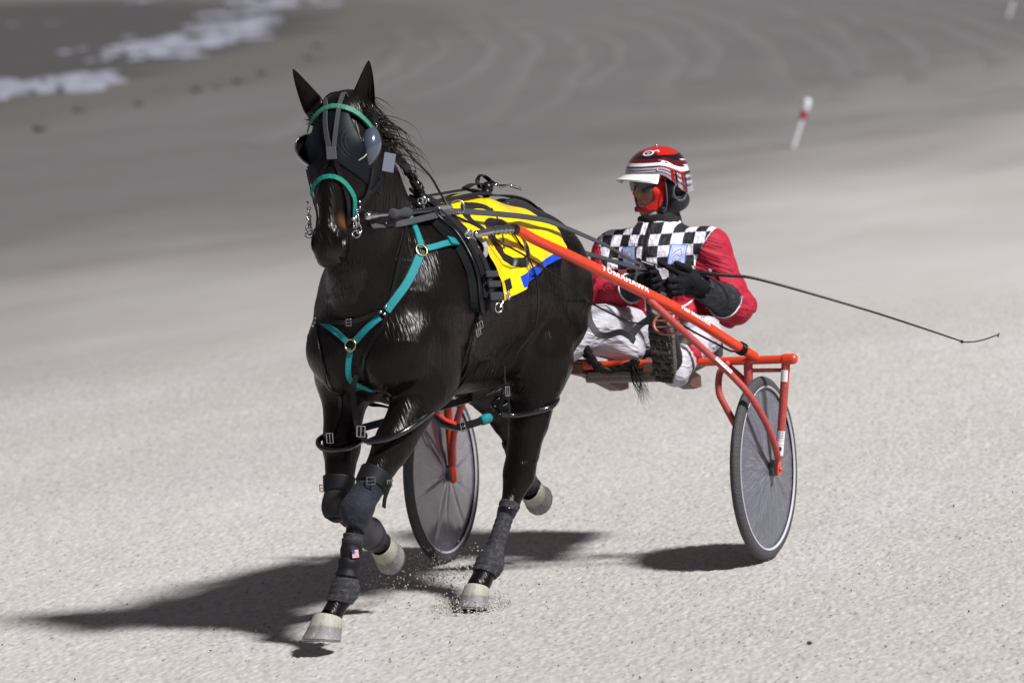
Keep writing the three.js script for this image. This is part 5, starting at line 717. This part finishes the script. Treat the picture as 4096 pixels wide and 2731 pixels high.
    // white piping where the two meet
    const ring = [], ax = V(...W).sub(V(...E)).normalize(), s1 = V().crossVectors(ax, V(0, 1, 0)).normalize(), s2 = V().crossVectors(ax, s1); for (let i = 0; i < 28; i++) { const a = i / 28 * 2 * PI; let p = V(...E).addScaledVector(ax, q === 'L' ? 0.03 : 0.23).addScaledVector(s1, Math.cos(a) * 0.08).addScaledVector(s2, Math.sin(a) * 0.08).toArray(); for (let k = 0; k < 14; k++) { const d = coatF(...p) - 0.003, g = grad(coatF, p); p = p.map((c, m) => c - g[m] * d * 0.8); const e = isFore(...p), h = grad(isFore, p); p = p.map((c, m) => c - h[m] * e * 0.8); } ring.push(p); }
    part('piping', tube(ring, 0.0035, { closed: true, n: 90, m: 6 }), pipe, driver);
  }
  const colF = field([cone([0.005, 1.2, -0.035], [-0.005, 1.36, -0.035], 0.1, 0.078)]);
  part('collar', skin((x, y, z) => smax(colF(x, y, z) - 0.003 * noise(x * 30, y * 50, z * 30), Math.max(y - 1.322 - 0.1 * x, 1.235 - y - 0.35 * Math.max(0, z + 0.02)), 0.01), [-0.17, 1.21, -0.2], [0.17, 1.36, 0.16], 0.005), mat(col(0.01, 0.01, 0.012), 0.85), driver);
  // breast patches
  const patchTex = paint(256, 320, (g, w, h) => { g.fillStyle = '#2f6fc8'; g.fillRect(0, 0, w, h); g.fillStyle = '#c3c6e6'; g.fillRect(16, 16, w - 32, h - 32); g.strokeStyle = '#4f7fd0'; g.lineWidth = 6; g.strokeRect(42, 36, w - 84, 186); g.strokeStyle = '#2a4690'; g.lineWidth = 9; g.beginPath(); g.moveTo(60, 168); g.quadraticCurveTo(90, 90, 150, 74); g.quadraticCurveTo(162, 62, 166, 78); g.quadraticCurveTo(196, 130, 190, 176); g.quadraticCurveTo(176, 200, 156, 176); g.quadraticCurveTo(130, 150, 112, 160); g.quadraticCurveTo(92, 190, 70, 206); g.stroke(); g.fillStyle = '#2f6fc8'; g.font = 'bold 78px sans-serif'; g.textAlign = 'center'; g.fillText('SSG', w / 2, 294); });
  for (const [x, y, rot] of [[-0.072, 1.168, 0.12], [0.125, 1.166, -0.12]]) {
    const n = 8, pos = [], uv = [], idx = []; for (let i = 0; i <= n; i++) for (let j = 0; j <= n; j++) { const a = (i / n - 0.5) * 0.062, b = (j / n - 0.5) * 0.078, p = [x + a * Math.cos(rot) - b * Math.sin(rot), y + a * Math.sin(rot) + b * Math.cos(rot)]; let z = 0.3; for (let k = 0; k < 30; k++) z -= Math.min(0.05, trunkF(p[0], p[1], z) * 0.8); pos.push(p[0], p[1], z + 0.004); uv.push(i / n, j / n); if (i < n && j < n) { const k = i * (n + 1) + j; idx.push(k, k + n + 1, k + 1, k + 1, k + n + 1, k + n + 2); } }
    const g = new THREE.BufferGeometry(); g.setAttribute('position', new THREE.Float32BufferAttribute(pos, 3)); g.setAttribute('uv', new THREE.Float32BufferAttribute(uv, 2)); g.setIndex(idx); g.computeVertexNormals(); part('breast_patch', g, mat(col(1, 1, 1), 0.6, 0, { map: patchTex, side: THREE.DoubleSide }), driver);
  }
  // trousers
  const tp = [ell([0.01, 0.84, -0.05], [0.17, 0.11, 0.16], 0.05), cone(J.hipL, J.kneeL, 0.095, 0.068, 0.04), cone(J.kneeL, J.ankL, 0.068, 0.06, 0.03), cone(J.ankL, loc([0.372, 0.735, 0.09]), 0.06, 0.055, 0.03), cone(J.hipR, J.kneeR, 0.115, 0.09, 0.04), cone(J.kneeR, J.ankR, 0.092, 0.066, 0.03), cone(loc([0.1, 0.83, -0.1]), J.kneeR, 0.08, 0.075, 0.04)];
  const pf = field(tp), pants = (x, y, z) => smax(pf(x, y, z) + 0.6 * cloth(x, y, z) + 0.011 * Math.abs(noise(x * 9 + z * 5, y * 10 - z * 7, z * 8)) - 0.004 + 0.0035 * Math.sin(x * 40 + z * 55 + 5 * noise(x * 8, y * 8, z * 8)), y - 1.0, 0.01);
  const kL = J.kneeL, aL = J.ankL;
  part('trousers', skin(pants, [-0.45, 0.66, -0.3], [0.4, 1.01, 0.95], 0.008, { color: p => { let c = [0.52, 0.51, 0.57]; const t = tOf(kL, aL, ...p); if (p[0] > 0.16) { if (t > 0.62 && t < 0.8) c = [0.35, 0.01, 0.025]; else if (t > 0.86 && t < 0.95) c = [0.04, 0.03, 0.04]; const th = tOf(J.hipL, kL, ...p); if (t < 0.2 && p[0] > 0.24 && Math.abs(th - 0.55 - (p[1] - 0.9)) < 0.05) c = [0.14, 0.012, 0.03]; } return c; } }), new THREE.MeshPhysicalMaterial({ vertexColors: true, roughness: 0.5, bumpMap: crease, bumpScale: 0.012 }), driver, 'white racing trousers');
  // gloves: palm and five bent fingers each
  const glove = (wr, palm, knuckles, tips, thumb) => { const g = [cone(wr, palm, 0.036, 0.036, 0.02), ell(palm, [0.034, 0.04, 0.04], 0.02)]; knuckles.forEach((k, i) => { const t = tips[i]; g.push(cone(palm, k, 0.022, 0.0135, 0.015), cone(k, t[0], 0.013, 0.0115, 0.006), cone(t[0], t[1], 0.0115, 0.0095, 0.006)); }); g.push(cone(palm, thumb[0], 0.02, 0.0145, 0.012), cone(thumb[0], thumb[1], 0.014, 0.0115, 0.006)); const P = [wr, palm, ...knuckles, ...tips.flat(), ...thumb], lo = [0, 1, 2].map(i => Math.min(...P.map(p => p[i])) - 0.05), hi = [0, 1, 2].map(i => Math.max(...P.map(p => p[i])) + 0.05); const f = field(g); return skin((x, y, z) => f(x, y, z) + 0.0012 * noise(x * 120, y * 120, z * 120), lo, hi, 0.0036); };
  const gl = mat(col(0.006, 0.006, 0.009), 0.8, 0, { specularIntensity: 0.5 }), L = a => a.map(p => Array.isArray(p[0]) ? p.map(loc) : loc(p));
  part('glove', glove(J.wrL, loc([0.377, 1.075, -0.145]), L([[0.352, 1.105, -0.1], [0.345, 1.083, -0.085], [0.343, 1.06, -0.085], [0.345, 1.04, -0.095]]), L([[[0.322, 1.132, -0.07], [0.285, 1.162, -0.04]], [[0.318, 1.09, -0.05], [0.3, 1.068, -0.055]], [[0.317, 1.062, -0.052], [0.3, 1.043, -0.065]], [[0.322, 1.04, -0.065], [0.31, 1.022, -0.08]]]), L([[0.375, 1.125, -0.12], [0.342, 1.152, -0.075]])), gl, driver);
  part('glove', glove(J.wrR, loc([0.235, 1.09, -0.075]), L([[0.262, 1.112, -0.05], [0.27, 1.095, -0.043], [0.272, 1.075, -0.043], [0.265, 1.058, -0.05]]), L([[[0.28, 1.125, -0.015], [0.262, 1.13, 0.005]], [[0.288, 1.1, -0.01], [0.27, 1.095, 0.008]], [[0.287, 1.075, -0.012], [0.27, 1.07, 0.004]], [[0.278, 1.055, -0.02], [0.265, 1.05, -0.005]]]), L([[0.248, 1.13, -0.06], [0.262, 1.15, -0.025]])), gl, driver);
  part('glove_strap', tube([[0.378, 1.03, -0.165], [0.405, 1.045, -0.155], [0.414, 1.08, -0.158]].map(loc), 0.004), mat(col(0.3, 0.31, 0.36), 0.5), driver);
  // left boot, sole towards the horse
  const heel = V(...loc([0.35, 0.725, 0.135])), toe = V(...loc([0.372, 0.975, 0.225])), up = toe.clone().sub(heel), BL = up.length(); up.normalize(); const sn = V(-0.12, -0.35, 1); sn.addScaledVector(up, -sn.dot(up)).normalize(); const sx = V().crossVectors(up, sn), B = new THREE.Matrix4().makeBasis(sx, up, sn).setPosition(heel);
  const bt = (x, y, z) => V(x, y, z).applyMatrix4(B).toArray();
  const boot = field([cone(bt(0, 0.02, -0.05), bt(0, 0.2, -0.035), 0.05, 0.045, 0.03), cone(bt(0, 0.03, -0.06), bt(0, 0.06, -0.16), 0.05, 0.048, 0.03), ell(bt(0, 0.21, -0.03), [0.05, 0.05, 0.035], 0.02)]);
  part('boot', skin(boot, [0.0, 0.62, 0.3], [0.42, 1.1, 0.75], 0.008), mat(col(0.013, 0.012, 0.012), 0.55), driver);
  const out = new THREE.Shape(); for (let i = 0; i <= 40; i++) { const a = i / 40 * 2 * PI, yy = Math.sin(a), y = BL / 2 + yy * (BL / 2 + 0.01), wv = 0.05 * (yy > 0.2 ? 1.0 : yy > -0.35 ? 0.9 : 0.93), x = Math.sign(Math.cos(a)) * Math.pow(Math.abs(Math.cos(a)), 0.55) * wv; i ? out.lineTo(x, y) : out.moveTo(x, y); }
  const mud = new THREE.MeshPhysicalMaterial({ color: col(0.1, 0.096, 0.086), roughness: 0.85, bumpMap: grey(128, 128, (u, v) => 0.5 + 0.5 * fbm(u * 24, v * 24, 3), 6, 6), bumpScale: 0.01 });
  const sole = new THREE.ExtrudeGeometry(out, { depth: 0.02, bevelEnabled: true, bevelSize: 0.004, bevelThickness: 0.004 }); sole.translate(0, 0, -0.012); sole.applyMatrix4(B); const so = part('sole', sole, mud, driver);
  const lug = (x, y, w, h, r) => { const g = new RoundedBoxGeometry(w, h, 0.012, 2, 0.003); g.rotateZ(r); g.translate(x, y, 0.016); g.applyMatrix4(B); return g; };
  for (let r = 0; r < 9; r++) { const y = 0.004 + r * 0.0305; if (Math.abs(y - 0.115) < 0.014) { part('lug', lug(0, y, 0.075, 0.014, 0), mat(col(0.09, 0.11, 0.07), 0.85), so); continue; } for (const x of r % 2 ? [-0.033, 0.002, 0.034] : [-0.027, 0.026]) part('lug', lug(x * (r === 0 || r > 7 ? 0.75 : 1), y, r % 2 ? 0.024 : 0.034, 0.019, rr(-0.25, 0.25)), mud, so); }
  for (let i = 0; i < 9; i++) { const p = [rr(-0.035, 0.035), rr(0.02, 0.22)]; part('grass_blade', tube([bt(p[0], p[1], 0.023), bt(p[0] + rr(-0.012, 0.012), p[1] + rr(-0.02, 0.02), 0.025)], 0.0012, { n: 2, m: 5 }), mat(col(0.3, 0.29, 0.2), 0.8), so); }
  const rb = field([cone(loc([-0.2, 0.8, 0.34]), loc([-0.23, 0.74, 0.38]), 0.055, 0.05, 0.03), cone(loc([-0.23, 0.74, 0.38]), loc([-0.25, 0.93, 0.46]), 0.05, 0.045, 0.03)]); part('boot', skin(rb, [-0.55, 0.6, 0.6], [-0.2, 1.05, 1.05], 0.01), mat(col(0.013, 0.012, 0.012), 0.55), driver);
}
// helmet, peak and glasses, in the head's frame
{
  const put = g => g.applyMatrix4(hm);
  const hel = new THREE.SphereGeometry(0.127, 72, 48, 0, 2 * PI, 0, PI * 0.5); { const P = hel.attributes.position; for (let i = 0; i < P.count; i++) { const a = Math.atan2(P.getX(i), P.getZ(i)), low = clamp(1 - P.getY(i) / 0.127); const drop = Math.abs(a) > 0.95 ? 0.085 * sstep(0.95, 1.9, Math.abs(a)) : 0; P.setXYZ(i, P.getX(i) * 0.96, P.getY(i) * 0.83 + 0.042 - drop * low * low, P.getZ(i) * 1.1 - 0.008); } hel.computeVertexNormals(); }
  const tex = paint(1024, 512, (g, w, h) => {      // u: round the head from the left side, v: crown to rim
    g.fillStyle = '#c81a10'; g.fillRect(0, 0, w, h); g.lineJoin = 'round';
    const blob = (c, pts) => { for (const m of [0, 1]) { g.fillStyle = c; g.beginPath(); pts.forEach(([x, y], i) => { const X = (m ? (1.5 - x) % 1 : x) * w; i ? g.lineTo(X, y * h) : g.moveTo(X, y * h); }); g.fill(); } };
    blob('#4a0d14', [[0.25, 0.34], [0.38, 0.36], [0.42, 0.56], [0.41, 0.9], [0.25, 0.9]]);
    blob('#12121a', [[0.41, 0.5], [0.5, 0.53], [0.6, 0.46], [0.63, 0.5], [0.62, 0.6], [0.53, 0.64], [0.46, 0.6], [0.41, 0.56]]); blob('#12121a', [[0.54, 0.72], [0.64, 0.7], [0.68, 0.8], [0.56, 0.82]]); blob('#5a0f16', [[0.43, 0.56], [0.56, 0.66], [0.66, 0.64], [0.7, 0.74], [0.56, 0.8], [0.43, 0.72]]);
    blob('#efedf4', [[0.4, 0.63], [0.46, 0.67], [0.52, 0.76], [0.525, 0.785], [0.5, 0.77], [0.45, 0.685]]); blob('#efedf4', [[0.55, 0.59], [0.63, 0.61], [0.64, 0.64], [0.57, 0.62]]); blob('#efedf4', [[0.56, 0.69], [0.63, 0.7], [0.64, 0.73], [0.58, 0.72]]);
    for (const [x, y] of [[0.33, 0.4]]) { g.strokeStyle = '#e8e6f0'; g.lineWidth = 15; g.fillStyle = '#2c2830'; g.beginPath(); g.ellipse(x * w, y * h, 42, 40, 0, 0, 7); g.fill(); g.stroke(); g.beginPath(); g.moveTo(x * w + 40, y * h - 24); g.lineTo(x * w + 84, y * h - 44); g.lineTo(x * w + 92, y * h - 6); g.stroke(); g.fillStyle = '#b9b7c2'; g.beginPath(); g.arc(x * w, y * h, 15, 0, 7); g.fill(); }
    { const x = 0.7, y = 0.68; g.strokeStyle = '#f2f0f6'; g.lineWidth = 14; g.beginPath(); g.moveTo((x - 0.03) * w, (y - 0.18) * h); g.lineTo((x + 0.03) * w, (y - 0.06) * h); g.lineTo((x + 0.02) * w, (y + 0.16) * h); g.lineTo((x - 0.04) * w, (y + 0.1) * h); g.lineTo((x - 0.03) * w, (y - 0.1) * h); g.stroke(); }
    g.fillStyle = '#948d99'; g.fillRect(0, h * 0.8, w, h * 0.2); g.fillStyle = '#2d2229'; for (const y of [0.8, 0.865, 0.93]) g.fillRect(0, h * y, w, 8); g.fillStyle = '#e8e6ee'; for (const y of [0.835, 0.9]) g.fillRect(0, h * y, w, 4); for (const x of [0.46, 0.52, 0.96, 1.02]) { g.fillStyle = '#8c1018'; g.fillRect(x * w, h * 0.8, 20, h * 0.2); g.fillStyle = '#15151c'; g.fillRect(x * w + 22, h * 0.8, 14, h * 0.2); }
  });
  const helm = part('helmet', put(hel), mat(col(1, 1, 1), 0.12, 0, { map: tex, clearcoat: 1, clearcoatRoughness: 0.05, side: THREE.DoubleSide }), driver);
  const pos = [], idx = [], n = 24, m = 6; for (const k of [0, 1]) for (let i = 0; i <= n; i++) for (let j = 0; j <= m; j++) { const a = mix(-0.95, 0.95, i / n), t = j / m, L = 0.062 * Math.pow(Math.cos(a * 1.45), 0.6) * t, r = 0.121 + L; pos.push(Math.sin(a) * 0.123 * (1 + 0.1 * t), 0.052 - 0.016 * t - 0.022 * (Math.abs(a) / 0.95) ** 2 * (0.4 + 0.6 * t) - k * 0.005, (Math.cos(a) * 0.135 - 0.008) + L); if (i < n && j < m) { const q = k * (n + 1) * (m + 1) + i * (m + 1) + j; k ? idx.push(q, q + 1, q + m + 1, q + 1, q + m + 2, q + m + 1) : idx.push(q, q + m + 1, q + 1, q + 1, q + m + 1, q + m + 2); } }
  const pg = new THREE.BufferGeometry(); pg.setAttribute('position', new THREE.Float32BufferAttribute(pos, 3)); pg.setIndex(idx); pg.computeVertexNormals(); part('peak', put(pg), mat(col(0.8, 0.8, 0.82), 0.25, 0, { side: THREE.DoubleSide }), helm);
  part('rivet', [[0.095, 0.062, 0.075], [0.125, 0.035, 0.0], [0, 0.148, -0.01]].map(p => put(ball(p, 0.006))), chrome, helm);
  const lens = mat(col(0.012, 0.013, 0.014), 0.06, 0, { clearcoat: 1 });
  for (const s of [1, -1]) { const sh = new THREE.Shape(); sh.moveTo(-0.029, 0.014); sh.quadraticCurveTo(0, 0.02, 0.03, 0.016); sh.quadraticCurveTo(0.032, -0.01, 0.012, -0.026); sh.quadraticCurveTo(-0.014, -0.03, -0.024, -0.012); sh.closePath(); const g = new THREE.ExtrudeGeometry(sh, { depth: 0.003, bevelEnabled: true, bevelSize: 0.002, bevelThickness: 0.001, bevelSegments: 1 }); g.scale(s, 1, 1); if (s < 0) g.index || (() => { const p = g.attributes.position.array, nn = g.attributes.normal.array; for (const A of [p, nn]) for (let i = 0; i < A.length; i += 9) for (let k = 0; k < 3; k++) { const t = A[i + 3 + k]; A[i + 3 + k] = A[i + 6 + k]; A[i + 6 + k] = t; } })(); g.rotateY(s * 0.42); g.translate(s * 0.037, 0.004, 0.1); part('lens', put(g), lens, driver); part('glasses_arm', put(tube([[s * 0.063, 0.014, 0.088], [s * 0.078, 0.012, 0.05], [s * 0.084, 0.008, -0.01]], 0.005)), lens, driver); }
  part('glasses_bridge', put(tube([[-0.014, 0.01, 0.108], [0, 0.014, 0.114], [0.014, 0.01, 0.108]], 0.003)), lens, driver);
  const pad = mat(col(0.014, 0.015, 0.018), 0.5), edge = mat(col(0.1, 0.11, 0.13), 0.5);
  for (const s of [1, -1]) {
    const f = field([cone([s * 0.084, -0.012, -0.005], [s * 0.084, -0.068, -0.012], 0.034, 0.037, 0.03), cone([s * 0.084, -0.08, -0.02], [s * 0.07, -0.115, 0.02], 0.035, 0.022, 0.03), cone([s * 0.08, -0.07, -0.05], [s * 0.055, -0.08, -0.08], 0.03, 0.024, 0.03), ell([s * 0.122, -0.035, -0.012], [0.03, 0.032, 0.03], 0.008, null, true)]);
    part('ear_pad', put(skin((x, y, z) => smax(f(x, y, z), 0.082 - s * x - 0.2 * Math.max(0, -y - 0.06), 0.008), [s > 0 ? 0.02 : -0.16, -0.16, -0.14], [s > 0 ? 0.16 : -0.02, 0.09, 0.08], 0.005)), pad, helm);
    part('ear_ring', put(torus([s * 0.119, -0.035, -0.012], 0.034, 0.0032, [1, 0, 0])), edge, helm); part('pad_edge', put(tube([[s * 0.094, 0.02, 0.04], [s * 0.1, -0.02, 0.042], [s * 0.098, -0.07, 0.042], [s * 0.084, -0.105, 0.042]], 0.0028)), edge, helm);
    part('chin_strap', put(ribbon([[s * 0.088, -0.06, 0.04], [s * 0.07, -0.1, 0.052], [s * 0.035, -0.128, 0.05], [0, -0.134, 0.05]], 0.018, 0.003, () => [s, -0.4, 0.4])), leather, helm); part('strap_clip', put(new RoundedBoxGeometry(0.03, 0.022, 0.02, 2, 0.005).translate(s * 0.075, -0.1, 0.05)), mat(col(0.02, 0.02, 0.02), 0.3), helm);
  }
}
// whip, lines and cords
{
  const w = thing('whip', 'long thin black driving whip held out to the side by the driver', 'whip', null, [0.36, 1.12, -0.1]), O = [0.36, 1.12, -0.1], W = a => a.map(p => p.map((c, i) => c - O[i]));
  part('whip_handle', tube(W([[0.33, 1.145, -0.07], [0.36, 1.125, -0.11], [0.43, 1.098, -0.2], [0.5, 1.08, -0.27]]), u => 0.0085 - 0.002 * u, { n: 20 }), leather, w); part('whip_knob', ball(W([[0.432, 1.108, -0.2]])[0], 0.0085), mat(col(0.25, 0.25, 0.28), 0.4), w);
  part('whip_shaft', tube(W([[0.49, 1.082, -0.26], [0.6, 1.056, -0.32], [0.93, 0.92, -0.5], [1.14, 0.815, -0.66], [1.255, 0.744, -0.8]]), u => 0.0062 - 0.0032 * u, { n: 60 }), leather, w);
  part('whip_lash', tube(W([[1.25, 0.746, -0.79], [1.265, 0.74, -0.81], [1.31, 0.742, -0.8], [1.36, 0.752, -0.8], [1.405, 0.766, -0.8], [1.402, 0.755, -0.8], [1.41, 0.772, -0.8]]), u => 0.0026, { n: 30, m: 6 }), leather, w); part('lash_knot', ball(W([[1.256, 0.743, -0.8]])[0], 0.007), leather, w);
  const hw = new THREE.Matrix4().makeRotationY(HORSE_TURN).setPosition(...HORSE_AT), h = p => V(...p).applyMatrix4(hw).toArray();
  const lines = thing('driving_lines', 'flat grey driving lines running from the horse\'s bit back to the driver\'s hands', 'reins');
  const lm = mat(col(0.05, 0.05, 0.058), 0.5), sideN = () => [0.75, 0.55, 0.3];
  part('rein', [ribbon([h([0.105, 1.478, 0.6]), h([0.135, 1.47, 0.45]), h([0.15, 1.473, 0.36]), h([0.16, 1.48, 0.1]), h([0.16, 1.477, 0.02]), h([0.2, 1.449, -0.19]), h([0.225, 1.402, -0.5]), h([0.262, 1.36, -0.63]), h([0.31, 1.268, -0.88]), [0.226, 1.19, 0.12], [0.25, 1.145, 0.0], [0.27, 1.1, -0.02]], s => 0.026 - 0.008 * sstep(0.5, 0.9, s), 0.004, sideN, { n: 160 })], lm, lines);
  part('rein', ribbon([h([-0.105, 1.478, 0.6]), h([-0.15, 1.473, 0.36]), h([-0.16, 1.477, 0.02]), h([-0.21, 1.42, -0.25]), h([-0.26, 1.34, -0.7]), h([-0.26, 1.29, -1.0]), [-0.2, 1.265, -0.0], [0.25, 1.13, -0.01]], 0.024, 0.004, () => [-0.6, 0.7, 0.3], { n: 120 }), lm, lines);
  part('line_buckle', [buckle(h([0.16, 1.482, 0.16]), [1, 0.4, 0], [0, 0, 1], 0.03, 0.03), tube([h([0.12, 1.473, 0.52]), h([0.128, 1.472, 0.48])], 0.014, { n: 2 }), tube([[0.232, 1.168, 0.02], [0.27, 1.15, 0.0]], 0.012, { n: 3 })], leather, lines);
  part('rein_tail', ribbon([[-0.02, 1.16, 0.2], [0.03, 1.1, 0.24], [0.086, 1.02, 0.25], [0.093, 0.976, 0.25], [0.107, 0.943, 0.25], [0.128, 0.917, 0.25], [0.163, 0.91, 0.25], [0.216, 0.922, 0.25], [0.255, 0.905, 0.25], [0.272, 0.885, 0.25], [0.262, 0.905, 0.245], [0.296, 0.945, 0.24], [0.33, 0.966, 0.24], [0.365, 1.0, 0.24], [0.33, 1.05, 0.05]], 0.026, 0.003, (p, s) => [0.5, 0.2 + 0.4 * Math.sin(s * 9), 0.8], { n: 160 }), lm, lines);
  const cd = thing('pull_cord', 'thin black cord running from the saddle past the horse\'s flank to the driver\'s boot', 'cord');
  part('cord', [tube([h([0.17, 1.47, 0.09]), h([0.22, 1.415, -0.01]), h([0.262, 1.358, -0.078]), h([0.3, 1.325, -0.112]), h([0.315, 1.283, -0.206]), h([0.318, 1.185, -0.447]), h([0.335, 1.086, -0.633]), [0.172, 1.062, 0.45], [0.223, 1.004, 0.35], [0.264, 0.971, 0.3], [0.308, 0.956, 0.28], [0.375, 0.951, 0.26]], 0.0037, { n: 140 }), tube([[0.43, 0.97, 0.28], [0.505, 0.938, 0.3], [0.525, 0.917, 0.27], [0.573, 0.858, 0.16], [0.611, 0.82, 0.09], [0.64, 0.832, 0.08]], 0.004, { n: 50 })], leather, cd);
}
renderer.render(scene, camera);
